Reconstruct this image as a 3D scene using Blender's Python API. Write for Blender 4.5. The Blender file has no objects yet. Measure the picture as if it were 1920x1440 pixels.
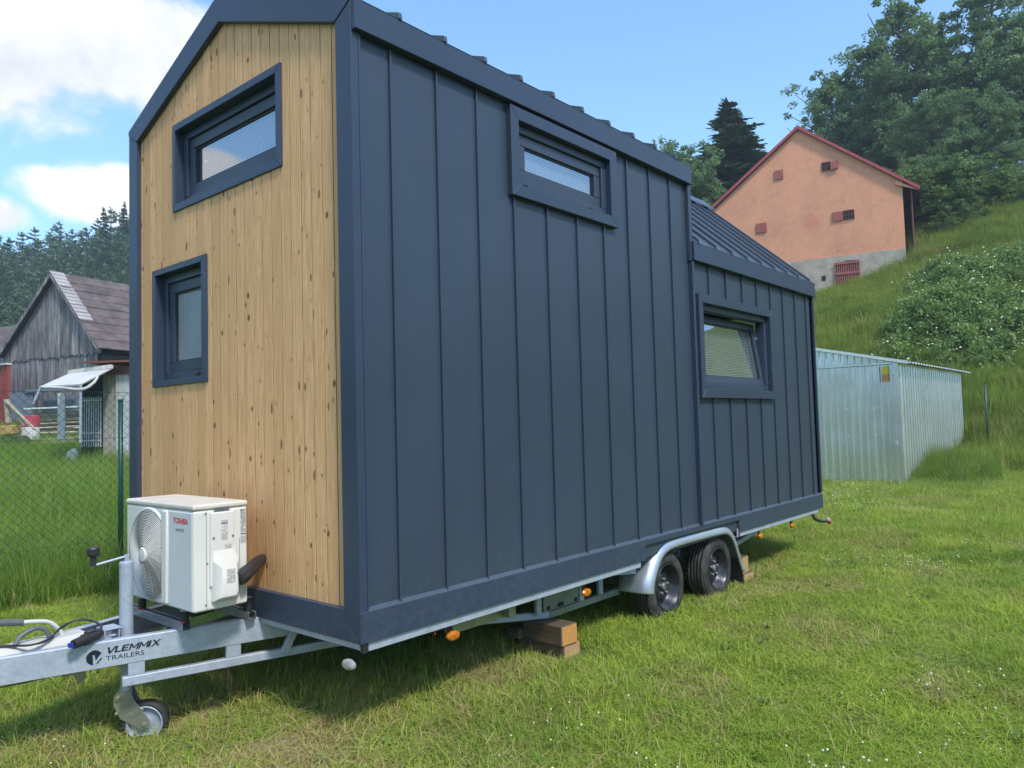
import bpy, math, random
import numpy as np
from mathutils import Matrix, Vector
random.seed(7); RNG = np.random.default_rng(7)
SC = bpy.context.scene; COL = SC.collection
R = math.radians

# ------------------------------------------------------------------ camera
CAMLOC = np.array([-2.2134, -2.8684, 1.0054])
FPX = 1416.98                        # focal length in pixels of a 1920 px wide frame
CM = np.array([[0.65278838, -0.02150581, -0.75723499],
               [-0.7570521, -0.05440168, -0.65108569],
               [-0.02719273, 0.99828751, -0.0517938]])
cd = bpy.data.cameras.new('camera'); cam = bpy.data.objects.new('camera', cd); COL.objects.link(cam)
cd.sensor_width = 36; cd.lens = 36 * FPX / 1920; cd.clip_start = 0.05; cd.clip_end = 3000
cam.matrix_world = Matrix([list(CM[i]) + [CAMLOC[i]] for i in range(3)] + [[0, 0, 0, 1]])
SC.camera = cam
FWD = -CM[:2, 2] / np.linalg.norm(CM[:2, 2]); RGT = np.array([FWD[1], -FWD[0]])

# ------------------------------------------------------------------ light
SUN_EL, SUN_AZ = R(52), R(254)       # azimuth of the direction towards the sun, counted from +X towards +Y
sd = bpy.data.lights.new('sun', 'SUN'); sun = bpy.data.objects.new('sun', sd); COL.objects.link(sun)
sd.energy = 2.75; sd.angle = R(8); sd.color = (1.0, 0.95, 0.87)
sv = Vector((math.cos(SUN_EL) * math.cos(SUN_AZ), math.cos(SUN_EL) * math.sin(SUN_AZ), math.sin(SUN_EL)))
sun.rotation_euler = sv.to_track_quat('Z', 'Y').to_euler(); sun.location = (0, 0, 30)
SC.view_settings.view_transform = 'Standard'; SC.view_settings.look = 'None'
SC.view_settings.exposure = 0.44; SC.view_settings.gamma = 1; SC.view_settings.use_curve_mapping = False
SC.cycles.max_bounces = 6; SC.cycles.transparent_max_bounces = 12; SC.cycles.use_denoising = True
SC.cycles.caustics_reflective = False; SC.cycles.caustics_refractive = False

world = bpy.data.worlds.new('World'); SC.world = world; world.use_nodes = True
wt = world.node_tree; wt.nodes.clear()

class NT:
    """small node-tree writer"""
    def __init__(s, tree): s.t = tree
    def n(s, kind, **kw):
        nd = s.t.nodes.new(kind)
        for k, v in kw.items():
            if k.startswith('i_'):
                key = k[2:]; key = int(key) if key.isdigit() else key.replace('_', ' ')
                s.put(nd.inputs[key], v)
            else: setattr(nd, k, v)
        return nd
    def put(s, sock, v):
        if isinstance(v, bpy.types.NodeSocket): s.t.links.new(v, sock)
        elif isinstance(v, bpy.types.Node): s.t.links.new(v.outputs[0], sock)
        else: sock.default_value = v
    def m(s, op, a, b=None, c=None):
        nd = s.t.nodes.new('ShaderNodeMath'); nd.operation = op; s.put(nd.inputs[0], a)
        if b is not None: s.put(nd.inputs[1], b)
        if c is not None: s.put(nd.inputs[2], c)
        return nd.outputs[0]
    def vm(s, op, a, b=None):
        nd = s.t.nodes.new('ShaderNodeVectorMath'); nd.operation = op; s.put(nd.inputs[0], a)
        if b is not None: s.put(nd.inputs[1], b)
        return nd.outputs['Value'] if op in ('DOT_PRODUCT', 'LENGTH', 'DISTANCE') else nd.outputs[0]
    def mix(s, f, a, b, mode='MIX'):
        nd = s.t.nodes.new('ShaderNodeMix'); nd.data_type = 'RGBA'; nd.blend_type = mode
        s.put(nd.inputs[0], f); s.put(nd.inputs[6], a); s.put(nd.inputs[7], b); return nd.outputs[2]
    def mr(s, v, a, b, c=0.0, d=1.0, smooth=False):
        nd = s.t.nodes.new('ShaderNodeMapRange'); nd.interpolation_type = 'SMOOTHSTEP' if smooth else 'LINEAR'
        s.put(nd.inputs[0], v)
        for i, x in enumerate((a, b, c, d)): s.put(nd.inputs[1 + i], x)
        return nd.outputs[0]
    def noise(s, vec, scale, detail=4, rough=0.55, dist=0.0):
        nd = s.t.nodes.new('ShaderNodeTexNoise')
        if vec is not None: s.put(nd.inputs['Vector'], vec)
        nd.inputs['Scale'].default_value = scale; nd.inputs['Detail'].default_value = detail
        nd.inputs['Roughness'].default_value = rough; nd.inputs['Distortion'].default_value = dist
        return nd.outputs[0]

def rgb(*c): return (c[0], c[1], c[2], 1.0)

def raydir(px, py):
    d = CM @ np.array([(px - 960) / FPX, -(py - 720) / FPX, -1.0]); return d

# sky with fair-weather clouds, laid out by compass direction
w = NT(wt)
sky = w.n('ShaderNodeTexSky', sky_type='NISHITA', sun_disc=False, sun_elevation=SUN_EL, sun_rotation=math.pi / 2 - SUN_AZ,
          air_density=1.15, dust_density=0.55, ozone_density=2.2)
tc = w.n('ShaderNodeTexCoord'); dirv = tc.outputs['Generated']
sep = w.n('ShaderNodeSeparateXYZ', i_0=dirv)
nz = w.noise(dirv, 7.0, 9, 0.58, 0.3)
nz2 = w.noise(dirv, 2.2, 3, 0.5, 0.1)
def blob(az, el, ra, re_):
    """soft ellipse on the sky dome: azimuth / elevation of the centre and radii, degrees"""
    c = Vector((math.cos(R(el)) * math.cos(R(az)), math.cos(R(el)) * math.sin(R(az)), math.sin(R(el))))
    r = Vector((-math.sin(R(az)), math.cos(R(az)), 0)); u = c.cross(r)
    a = w.m('DIVIDE', w.vm('DOT_PRODUCT', dirv, tuple(r)), math.sin(R(ra)))
    b = w.m('DIVIDE', w.vm('DOT_PRODUCT', dirv, tuple(u)), math.sin(R(re_)))
    q = w.m('SUBTRACT', 1.0, w.m('SQRT', w.m('ADD', w.m('MULTIPLY', a, a), w.m('MULTIPLY', b, b))))
    return w.m('SUBTRACT', q, w.m('MULTIPLY', w.m('LESS_THAN', w.vm('DOT_PRODUCT', dirv, tuple(c)), 0.1), 10.0))
blobs = [(76, 24.5, 11, 6.2), (66, 25.0, 8, 5.0), (62, 22, 5, 3.4), (66.5, 15.8, 7.6, 2.4), (76, 13.8, 3, 1.6), (98, 40, 9, 5), (117.8, 18.0, 2.4, 1.8),
         (150, 30, 18, 11), (176, 40, 15, 9), (205, 30, 22, 13), (250, 38, 24, 15), (300, 30, 12, 9), (326, 14.8, 8, 2.6), (340, 22, 8, 4)]
acc = None
for bl in blobs:
    v = blob(*bl); acc = v if acc is None else w.m('MAXIMUM', acc, v)
dens = w.m('ADD', acc, w.m('MULTIPLY', w.m('SUBTRACT', nz, 0.5), 1.7))
mask = w.mr(dens, -0.02, 0.34, 0, 1, True)
shade = w.mr(w.m('ADD', w.m('MULTIPLY', nz, 0.7), w.m('MULTIPLY', nz2, 0.5)), 0.42, 0.72)
cloudcol = w.mix(shade, rgb(0.56, 0.60, 0.67), rgb(0.90, 0.91, 0.93))
skycol = w.mix(1.0, sky.outputs[0], rgb(0.124, 0.176, 0.217), 'MULTIPLY')
hz = w.mr(sep.outputs[2], 0.0, 0.55, 0.50, 0.16, True)
skycol = w.mix(hz, skycol, rgb(0.50, 0.77, 1.0))
final = w.mix(mask, skycol, cloudcol)
bg = w.n('ShaderNodeBackground', i_0=final, i_1=1.0)
wo = w.n('ShaderNodeOutputWorld', i_0=bg)

# ------------------------------------------------------------------ materials
def new_mat(name):
    m = bpy.data.materials.new(name); m.use_nodes = True; t = m.node_tree; t.nodes.clear()
    k = NT(t); out = k.n('ShaderNodeOutputMaterial'); bs = k.n('ShaderNodeBsdfPrincipled')
    t.links.new(bs.outputs[0], out.inputs[0]); return m, k, bs, out

def objco(k):
    return k.n('ShaderNodeTexCoord').outputs['Object']

def pm(name, c1, c2=None, scale=4.0, rough=0.6, metal=0.0, bump=0.0, bscale=None, rvar=0.0, spec=0.5, lo=0.35, hi=0.65, stretch=None, coat=0):
    m, k, b, o = new_mat(name)
    co = objco(k)
    if stretch: co = k.n('ShaderNodeMapping', i_Vector=co, i_Scale=stretch).outputs[0]
    c2 = c2 or tuple(x * 0.8 for x in c1)
    nz = k.noise(co, scale, 5, 0.6)
    f = k.mr(nz, lo, hi)
    k.put(b.inputs['Base Color'], k.mix(f, rgb(*c1), rgb(*c2)))
    b.inputs['Metallic'].default_value = metal
    b.inputs['Specular IOR Level'].default_value = spec
    if coat: b.inputs['Coat Weight'].default_value = coat
    if rvar: k.put(b.inputs['Roughness'], k.mr(nz, 0.3, 0.7, rough - rvar, rough + rvar))
    else: b.inputs['Roughness'].default_value = rough
    if bump:
        bn = k.noise(co, bscale or scale * 6, 4, 0.6)
        bp = k.n('ShaderNodeBump', i_Height=bn, i_Strength=bump, i_Distance=0.01)
        k.put(b.inputs['Normal'], bp)
    return m

M = {}
def metal_sheet(name, c, rough, wav, spec=0.5):
    m, k, b, o = new_mat(name); co = objco(k)
    big = k.noise(co, 1.3, 3, 0.5)
    fine = k.noise(co, 60, 3, 0.6)
    dirt = k.mr(k.noise(k.n('ShaderNodeMapping', i_Vector=co, i_Scale=(6, 6, 0.7)).outputs[0], 2.0, 5, 0.7), 0.55, 0.8)
    c2 = tuple(x * 1.18 for x in c)
    base = k.mix(k.mr(big, 0.3, 0.7), rgb(*c), rgb(*c2))
    base = k.mix(k.m('MULTIPLY', dirt, 0.07), base, rgb(0.16, 0.17, 0.17))
    zz = k.n('ShaderNodeSeparateXYZ', i_0=co).outputs[2]
    spl = k.m('MULTIPLY', k.mr(zz, 0.05, 0.42, 1, 0), k.mr(k.noise(co, 22, 5, 0.7), 0.45, 0.75))
    base = k.mix(k.m('MULTIPLY', spl, 0.30), base, rgb(0.15, 0.145, 0.125))
    specks = k.mr(k.noise(co, 240, 2, 0.5), 0.74, 0.80)
    base = k.mix(k.m('MULTIPLY', specks, 0.35), base, rgb(0.35, 0.38, 0.40))
    k.put(b.inputs['Base Color'], base)
    k.put(b.inputs['Roughness'], k.mr(fine, 0.3, 0.7, rough - 0.04, rough + 0.06))
    b.inputs['Specular IOR Level'].default_value = spec
    h = k.m('ADD', k.m('MULTIPLY', k.noise(co, 2.6, 2, 0.5), 1.0), k.m('MULTIPLY', fine, 0.010))
    bp = k.n('ShaderNodeBump', i_Height=h, i_Strength=wav, i_Distance=0.02)
    k.put(b.inputs['Normal'], bp); return m
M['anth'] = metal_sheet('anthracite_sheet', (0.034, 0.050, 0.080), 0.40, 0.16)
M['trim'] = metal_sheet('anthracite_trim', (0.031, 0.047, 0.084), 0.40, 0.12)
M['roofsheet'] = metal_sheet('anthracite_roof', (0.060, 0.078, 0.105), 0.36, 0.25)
M['pvc'] = pm('anthracite_window_foil', (0.036, 0.052, 0.086), (0.042, 0.06, 0.094), 30, 0.42, bump=0.05)
M['dark'] = pm('dark_interior', (0.03, 0.028, 0.026), (0.05, 0.045, 0.04), 2, 0.8)
M['ply'] = pm('interior_plywood', (0.42, 0.32, 0.20), (0.34, 0.25, 0.15), 3, 0.6)
M['under'] = pm('underside_board', (0.035, 0.035, 0.035), (0.06, 0.055, 0.05), 3, 0.85)

def galv(name, lo=(0.34, 0.385, 0.47), hi=(0.50, 0.55, 0.65), rough=0.42, metal=0.25, bmp=0.15, dripf=0.35, spang=0.35):
    m, k, b, o = new_mat(name); co = objco(k)
    vo = k.n('ShaderNodeTexVoronoi', i_Vector=co, i_Scale=60.0)
    sp = k.n('ShaderNodeSeparateColor', i_0=vo.outputs['Color']).outputs[0]
    bl = k.mr(k.noise(co, 5, 5, 0.65), 0.3, 0.7)
    f = k.m('ADD', k.m('MULTIPLY', sp, spang), k.m('MULTIPLY', bl, 1 - spang))
    c = k.mix(f, rgb(*lo), rgb(*hi))
    drip = k.mr(k.noise(k.n('ShaderNodeMapping', i_Vector=co, i_Scale=(1, 1, 0.2)).outputs[0], 14, 4, 0.7), 0.60, 0.75)
    c = k.mix(k.m('MULTIPLY', drip, dripf), c, rgb(0.72, 0.74, 0.76))
    k.put(b.inputs['Base Color'], c); b.inputs['Metallic'].default_value = metal
    k.put(b.inputs['Roughness'], k.mr(f, 0, 1, rough - 0.08, rough + 0.12))
    bp = k.n('ShaderNodeBump', i_Height=k.noise(co, 40, 4, 0.6), i_Strength=bmp, i_Distance=0.004)
    k.put(b.inputs['Normal'], bp); return m
M['galv'] = galv('galvanised_steel')
M['galv_dull'] = galv('dull_galvanised_steel', (0.20, 0.22, 0.22), (0.34, 0.37, 0.37), 0.5, 0.6)
M['zinc'] = pm('yellowish_zinc', (0.42, 0.42, 0.36), (0.30, 0.31, 0.27), 8, 0.38, 0.7, 0.1)
M['fender'] = galv('galvanised_fender', (0.42, 0.48, 0.56), (0.54, 0.60, 0.68), 0.36, 0.6)
def bright_zinc():
    m, k, b, o = new_mat('bright_corrugated_zinc'); co = objco(k)
    st = k.mr(k.noise(k.n('ShaderNodeMapping', i_Vector=co, i_Scale=(7, 7, 0.25)).outputs[0], 2.0, 4, 0.6), 0.3, 0.7)
    k.put(b.inputs['Base Color'], k.mix(st, rgb(0.74, 0.75, 0.79), rgb(0.92, 0.92, 0.93)))
    b.inputs['Metallic'].default_value = 0.88; b.inputs['Roughness'].default_value = 0.26
    k.put(b.inputs['Normal'], k.n('ShaderNodeBump', i_Height=k.noise(co, 0.9, 2, 0.5), i_Strength=0.25, i_Distance=0.06)); return m
M['garage'] = bright_zinc()
M['garage_roof'] = galv('pale_roof_zinc', (0.70, 0.76, 0.74), (0.86, 0.9, 0.86), 0.4, 0.5)
M['steelrail'] = pm('grey_mounting_rail', (0.24, 0.26, 0.29), (0.34, 0.36, 0.40), 12, 0.35, 0.6)
M['rubber'] = pm('black_rubber', (0.018, 0.018, 0.02), (0.035, 0.034, 0.034), 20, 0.7, bump=0.1)
M['blackp'] = pm('black_plastic', (0.018, 0.019, 0.022), (0.03, 0.03, 0.034), 20, 0.45)
M['greyp'] = pm('grey_plastic', (0.10, 0.11, 0.12), (0.14, 0.15, 0.16), 20, 0.45)
M['amber'] = pm('amber_lens', (0.68, 0.22, 0.012), (0.42, 0.10, 0.008), 60, 0.18, coat=0.5)
M['clearlens'] = pm('clear_lens', (0.46, 0.46, 0.44), (0.18, 0.18, 0.17), 45, 0.2, coat=0.5)
M['redlens'] = pm('red_plastic', (0.55, 0.05, 0.05), (0.45, 0.04, 0.04), 20, 0.35)
M['cream'] = pm('cream_enamel', (0.74, 0.725, 0.69), (0.70, 0.685, 0.65), 5, 0.38, bump=0.02)
M['creamtop'] = pm('dusty_cream_enamel', (0.70, 0.66, 0.60), (0.62, 0.57, 0.50), 9, 0.5)
M['panelgrey'] = pm('pale_blue_grey_enamel', (0.66, 0.67, 0.69), (0.63, 0.64, 0.66), 5, 0.36)
M['voidblack'] = pm('fan_cavity_black', (0.012, 0.012, 0.013), (0.02, 0.02, 0.02), 5, 0.8)
M['redink'] = pm('red_lettering', (0.55, 0.02, 0.03), (0.5, 0.02, 0.03), 5, 0.5)
M['greyink'] = pm('grey_lettering', (0.22, 0.22, 0.23), (0.18, 0.18, 0.19), 5, 0.5)
M['navyink'] = pm('dark_navy_lettering', (0.010, 0.014, 0.028), (0.014, 0.018, 0.03), 5, 0.45)
M['yellow'] = pm('yellow_sticker', (0.75, 0.62, 0.03), (0.7, 0.58, 0.03), 5, 0.5)
M['orange'] = pm('orange_sticker', (0.75, 0.30, 0.08), (0.7, 0.27, 0.06), 5, 0.5)
M['blind'] = pm('white_blind_slats', (0.72, 0.74, 0.76), (0.66, 0.68, 0.70), 5, 0.4)
M['post'] = pm('dark_green_paint', (0.008, 0.055, 0.045), (0.012, 0.07, 0.055), 9, 0.38)
M['wire'] = pm('dark_green_wire', (0.015, 0.05, 0.035), (0.02, 0.06, 0.04), 9, 0.5)

def glass_mat(name, tint=0.72, rough=0.0, frost=False):
    m, k, b, o = new_mat(name)
    k.t.nodes.remove(b)
    gl = k.n('ShaderNodeBsdfGlossy', i_0=rgb(0.95, 0.97, 1), i_1=0.02 if not frost else 0.12)
    tr = k.n('ShaderNodeBsdfTransparent', i_0=rgb(tint * 0.93, tint * 0.97, tint))
    ge = k.n('ShaderNodeNewGeometry'); cs = k.m('ABSOLUTE', k.vm('DOT_PRODUCT', ge.outputs['Incoming'], ge.outputs['Normal']))
    fr = k.m('MULTIPLY_ADD', k.m('POWER', k.m('SUBTRACT', 1.0, cs), 5.0), 0.9, 0.08)
    co = objco(k)
    if frost:
        rain = k.noise(k.n('ShaderNodeMapping', i_Vector=co, i_Scale=(1, 60, 8)).outputs[0], 2.0, 4, 0.7, 0.8)
        bp = k.n('ShaderNodeBump', i_Height=rain, i_Strength=0.6, i_Distance=0.01)
        k.put(gl.inputs['Normal'], bp)
        df = k.n('ShaderNodeBsdfDiffuse', i_0=rgb(0.28, 0.33, 0.38), i_Normal=bp)
        base = k.n('ShaderNodeMixShader', i_0=0.35, i_1=df, i_2=tr)
        f = k.m('MULTIPLY_ADD', fr, 1.6, 0.16)
        mx = k.n('ShaderNodeMixShader', i_0=f, i_1=base, i_2=gl)
    else:
        bp = k.n('ShaderNodeBump', i_Height=k.noise(co, 1.6, 1, 0.4), i_Strength=0.12, i_Distance=0.02)
        k.put(gl.inputs['Normal'], bp)
        f = k.m('MULTIPLY_ADD', fr, 1.6, 0.22)
        mx = k.n('ShaderNodeMixShader', i_0=f, i_1=tr, i_2=gl)
    k.t.links.new(mx.outputs[0], o.inputs[0]); return m
M['glass'] = glass_mat('window_glass')
M['frost'] = glass_mat('rain_patterned_glass', frost=True)

def wood_mat(name, a, b_, c, dark, knots=True, gs=(1, 46, 1.6), weather=0.0, axis='yz'):
    m, k, b, o = new_mat(name); co = objco(k)
    rid = k.n('ShaderNodeAttribute', attribute_name='rid').outputs['Fac']
    off = k.n('ShaderNodeCombineXYZ', i_0=k.m('MULTIPLY', rid, 13.7), i_1=k.m('MULTIPLY', rid, 41.3), i_2=k.m('MULTIPLY', rid, 23.1)).outputs[0]
    v = k.vm('ADD', co, off)
    g1 = k.noise(k.n('ShaderNodeMapping', i_Vector=v, i_Scale=gs).outputs[0], 2.2, 5, 0.62, 0.9)
    g2 = k.noise(k.n('ShaderNodeMapping', i_Vector=v, i_Scale=tuple(x * 3.1 if x > 5 else x * 1.7 for x in gs)).outputs[0], 2.0, 4, 0.7, 0.4)
    tone = k.mr(g1, 0.40, 0.60)
    col = k.mix(tone, rgb(*a), rgb(*b_))
    col = k.mix(k.mr(g2, 0.48, 0.64, 0, 0.70), col, rgb(*c))
    rv = k.m('FRACT', k.m('MULTIPLY', rid, 7.31))
    col = k.mix(k.mr(rv, 0, 1, 0.0, 0.75), col, rgb(*[x * 0.82 for x in b_]))
    if knots:
        ks = (1, 14.5, 10.0)
        vo = k.n('ShaderNodeTexVoronoi', i_Vector=k.n('ShaderNodeMapping', i_Vector=v, i_Scale=ks).outputs[0], i_Scale=1.0)
        vo.inputs['Randomness'].default_value = 1.0
        s = k.n('ShaderNodeSeparateColor', i_0=vo.outputs['Color'])
        rad = k.mr(s.outputs[0], 0.20, 1.0, 0.02, 0.17)
        wob = k.m('MULTIPLY', k.m('SUBTRACT', k.noise(v, 70, 2, 0.5), 0.5), 0.07)
        d = k.m('ADD', vo.outputs['Distance'], wob)
        kn = k.m('SUBTRACT', 1.0, k.mr(k.m('SUBTRACT', d, rad), -0.03, 0.03))
        halo = k.m('SUBTRACT', 1.0, k.mr(k.m('SUBTRACT', d, rad), 0.0, 0.13))
        on = k.m('GREATER_THAN', s.outputs[0], 0.22)
        col = k.mix(k.m('MULTIPLY', k.m('MULTIPLY', halo, on), 0.42), col, rgb(*c))
        col = k.mix(k.m('MULTIPLY', k.m('MULTIPLY', kn, on), 0.85), col, rgb(*dark))
        # small pin knots and resin streaks
        vo2 = k.n('ShaderNodeTexVoronoi', i_Vector=k.n('ShaderNodeMapping', i_Vector=v, i_Scale=(1, 15, 6) if axis == 'yz' else (15, 1, 6)).outputs[0], i_Scale=1.0)
        s2 = k.n('ShaderNodeSeparateColor', i_0=vo2.outputs['Color']).outputs[1]
        k2 = k.m('MULTIPLY', k.m('LESS_THAN', vo2.outputs['Distance'], k.mr(s2, 0.45, 1.0, 0.0, 0.20)), 0.7)
        col = k.mix(k2, col, rgb(*dark))
    if weather:
        wn = k.mr(k.noise(k.n('ShaderNodeMapping', i_Vector=v, i_Scale=(gs[0] * 0.3, gs[1] * 0.3, gs[2])).outputs[0], 1.5, 5, 0.7), 0.40, 0.66)
        col = k.mix(k.m('MULTIPLY', wn, weather), col, rgb(*dark))
    k.put(b.inputs['Base Color'], col); b.inputs['Roughness'].default_value = 0.62
    b.inputs['Specular IOR Level'].default_value = 0.3
    bp = k.n('ShaderNodeBump', i_Height=k.m('ADD', g1, k.m('MULTIPLY', g2, 0.7)), i_Strength=0.35, i_Distance=0.003)
    k.put(b.inputs['Normal'], bp); return m
M['larch'] = wood_mat('larch_cladding', (0.93, 0.580, 0.300), (0.76, 0.425, 0.190), (0.42, 0.200, 0.075), (0.10, 0.04, 0.018))
M['timber'] = wood_mat('rough_timber', (0.25, 0.175, 0.12), (0.16, 0.115, 0.08), (0.08, 0.055, 0.04), (0.03, 0.022, 0.018), False, gs=(1, 2, 40), weather=0.7)
M['joint'] = pm('painted_groove_shade', (0.10, 0.055, 0.028), (0.07, 0.038, 0.02), 8, 0.9)
M['straw'] = pm('dry_grass_clippings', (0.52, 0.47, 0.28), (0.38, 0.34, 0.17), 3, 0.8)
M['sawn'] = wood_mat('sawn_end_grain', (0.70, 0.34, 0.10), (0.55, 0.26, 0.08), (0.30, 0.14, 0.05), (0.12, 0.06, 0.03), False, gs=(30, 1, 30))
M['palewood'] = wood_mat('pale_sawn_wood', (0.55, 0.36, 0.18), (0.46, 0.29, 0.14), (0.36, 0.2, 0.09), (0.2, 0.1, 0.05), False, gs=(30, 1, 20))
M['barnwood'] = wood_mat('weathered_barn_boards', (0.50, 0.48, 0.48), (0.20, 0.19, 0.20), (0.09, 0.085, 0.10), (0.04, 0.035, 0.04), False, gs=(6, 6, 0.35), weather=0.8)
M['whiteboard'] = pm('flaking_white_boards', (0.62, 0.66, 0.68), (0.42, 0.46, 0.48), 2.0, 0.6, stretch=(4, 4, 0.6))
M['oldboard'] = pm('greyish_old_boards', (0.45, 0.43, 0.38), (0.26, 0.25, 0.22), 2.0, 0.8, stretch=(6, 6, 0.6))
M['redshed'] = pm('faded_red_boards', (0.34, 0.055, 0.045), (0.24, 0.04, 0.035), 2, 0.6, stretch=(6, 6, 0.5))
M['rusty'] = pm('rust_brown', (0.22, 0.07, 0.04), (0.12, 0.045, 0.03), 3, 0.7)
M['awning'] = pm('weathered_white_sheet', (0.66, 0.65, 0.62), (0.50, 0.48, 0.44), 1.6, 0.6, stretch=(1, 4, 1))
M['machine'] = pm('yellow_machine_paint', (0.50, 0.34, 0.10), (0.32, 0.2, 0.08), 3, 0.6)
M['paleplank'] = pm('bleached_planks', (0.52, 0.45, 0.35), (0.36, 0.30, 0.22), 3, 0.8)
M['drumred'] = pm('pinkish_red_drum', (0.48, 0.07, 0.10), (0.38, 0.05, 0.08), 3, 0.5)
M['white'] = pm('white_plastic', (0.70, 0.71, 0.70), (0.58, 0.59, 0.58), 3, 0.5)
M['stone'] = pm('pale_concrete', (0.50, 0.49, 0.44), (0.38, 0.37, 0.33), 9, 0.85, bump=0.2)
M['blueframe'] = pm('slate_blue_boards', (0.10, 0.13, 0.18), (0.14, 0.17, 0.21), 3, 0.7)

def tyre_mat():
    m, k, b, o = new_mat('tyre_rubber'); co = objco(k)
    d = k.mr(k.noise(co, 14, 5, 0.7), 0.4, 0.7)
    k.put(b.inputs['Base Color'], k.mix(d, rgb(0.022, 0.022, 0.024), rgb(0.075, 0.070, 0.062)))
    b.inputs['Roughness'].default_value = 0.75
    k.put(b.inputs['Normal'], k.n('ShaderNodeBump', i_Height=k.noise(co, 90, 3, 0.6), i_Strength=0.3, i_Distance=0.004)); return m
M['tyre'] = tyre_mat()
M['rim'] = pm('black_steel_rim', (0.028, 0.030, 0.042), (0.10, 0.095, 0.095), 9, 0.30, 0.35, 0.1, lo=0.5, hi=0.72)
M['nut'] = pm('dull_hub_steel', (0.30, 0.31, 0.33), (0.20, 0.20, 0.21), 20, 0.4, 0.6)

def leaf_mat(name, a, b_, trans=0.3, third=None):
    m, k, b, o = new_mat(name); k.t.nodes.remove(b)
    rid = k.n('ShaderNodeAttribute', attribute_name='rid').outputs['Fac']
    oi = k.n('ShaderNodeObjectInfo').outputs['Random']
    f = k.m('ADD', k.m('MULTIPLY', rid, 0.75), k.m('MULTIPLY', oi, 0.25))
    col = k.mix(f, rgb(*a), rgb(*b_))
    if third: col = k.mix(k.m('GREATER_THAN', k.m('FRACT', k.m('MULTIPLY', rid, 17.3)), 0.86), col, rgb(*third))
    df = k.n('ShaderNodeBsdfPrincipled', i_Base_Color=col, i_Roughness=0.55); df.inputs['Specular IOR Level'].default_value = 0.35
    tr = k.n('ShaderNodeBsdfTranslucent', i_0=k.mix(0.5, col, rgb(b_[0] * 1.5, b_[1] * 1.4, b_[2] * 0.8)))
    mx = k.n('ShaderNodeMixShader', i_0=trans, i_1=df, i_2=tr)
    k.t.links.new(mx.outputs[0], o.inputs[0]); return m
M['leaf'] = leaf_mat('aspen_leaves', (0.100, 0.190, 0.085), (0.205, 0.310, 0.130))
M['leaf2'] = leaf_mat('shrub_leaves', (0.095, 0.175, 0.050), (0.170, 0.265, 0.075))
M['rose'] = leaf_mat('dog_rose_leaves', (0.110, 0.195, 0.055), (0.250, 0.360, 0.100))
M['needle'] = leaf_mat('spruce_needles', (0.022, 0.065, 0.032), (0.055, 0.115, 0.045), 0.12)
M['pine'] = leaf_mat('pine_needles', (0.070, 0.135, 0.072), (0.125, 0.200, 0.095), 0.15)
M['petal'] = pm('white_petals', (0.72, 0.74, 0.56), (0.6, 0.64, 0.45), 5, 0.6)
M['bark'] = pm('grey_bark', (0.13, 0.12, 0.10), (0.07, 0.06, 0.05), 4, 0.9, bump=0.4, stretch=(1, 1, 0.3))

G0_ = -0.54
def blade_mat(name, cols, dry, patch=0.55, dryness=0.5):
    """grass: colour drifts with the place on the lawn and from blade to blade"""
    m, k, b, o = new_mat(name); k.t.nodes.remove(b)
    pos = k.n('ShaderNodeNewGeometry').outputs['Position']
    rid = k.n('ShaderNodeAttribute', attribute_name='rid').outputs['Fac']
    oi = k.n('ShaderNodeObjectInfo').outputs['Random']
    big = k.mr(k.noise(pos, patch, 4, 0.6), 0.36, 0.64)
    mid = k.mr(k.noise(pos, patch * 5, 3, 0.6), 0.40, 0.62)
    col = k.mix(big, rgb(*cols[0]), rgb(*cols[1]))
    col = k.mix(k.m('MULTIPLY', mid, 0.6), col, rgb(*cols[2]))
    col = k.mix(k.m('MULTIPLY', k.m('FRACT', k.m('ADD', rid, oi)), 0.35), col, rgb(*[c * 1.5 for c in cols[0]]))
    dp = k.mr(k.noise(pos, patch * 2.6, 5, 0.65, 0.4), 0.50, 0.64)
    deep = k.mr(k.noise(k.vm('ADD', pos, (31.0, 17.0, 0)), patch * 1.9, 4, 0.6, 0.3), 0.50, 0.66)
    col = k.mix(k.m('MULTIPLY', deep, 0.40), col, rgb(cols[2][0] * 0.62, cols[2][1] * 0.72, cols[2][2] * 0.8))
    if name == 'lawn_blades':                             # trodden, sun-dried turf round the drawbar
        dp = k.m('ADD', dp, k.mr(k.vm('DISTANCE', pos, (-0.3, 0.5, G0_)), 0.6, 2.2, 0.75, 0.0))
    dr = k.m('LESS_THAN', rid, k.m('MULTIPLY_ADD', dp, dryness, 0.06))
    col = k.mix(dr, col, rgb(*dry))
    df = k.n('ShaderNodeBsdfPrincipled', i_Base_Color=col, i_Roughness=0.6); df.inputs['Specular IOR Level'].default_value = 0.12
    tr = k.n('ShaderNodeBsdfTranslucent', i_0=k.mix(0.35, col, rgb(0.30, 0.34, 0.05)))
    mx = k.n('ShaderNodeMixShader', i_0=0.38, i_1=df, i_2=tr)
    k.t.links.new(mx.outputs[0], o.inputs[0]); return m
M['lawn'] = blade_mat('lawn_blades', [(0.310, 0.425, 0.060), (0.440, 0.510, 0.085), (0.205, 0.335, 0.050)], (0.50, 0.42, 0.18), 0.55, 0.50)
M['meadow'] = blade_mat('meadow_blades', [(0.190, 0.320, 0.045), (0.260, 0.385, 0.065), (0.120, 0.235, 0.038)], (0.48, 0.44, 0.20), 0.35, 0.30)
M['hillgrass'] = blade_mat('hillside_blades', [(0.250, 0.360, 0.060), (0.390, 0.460, 0.095), (0.120, 0.215, 0.042)], (0.48, 0.42, 0.19), 0.22, 0.34)

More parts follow.
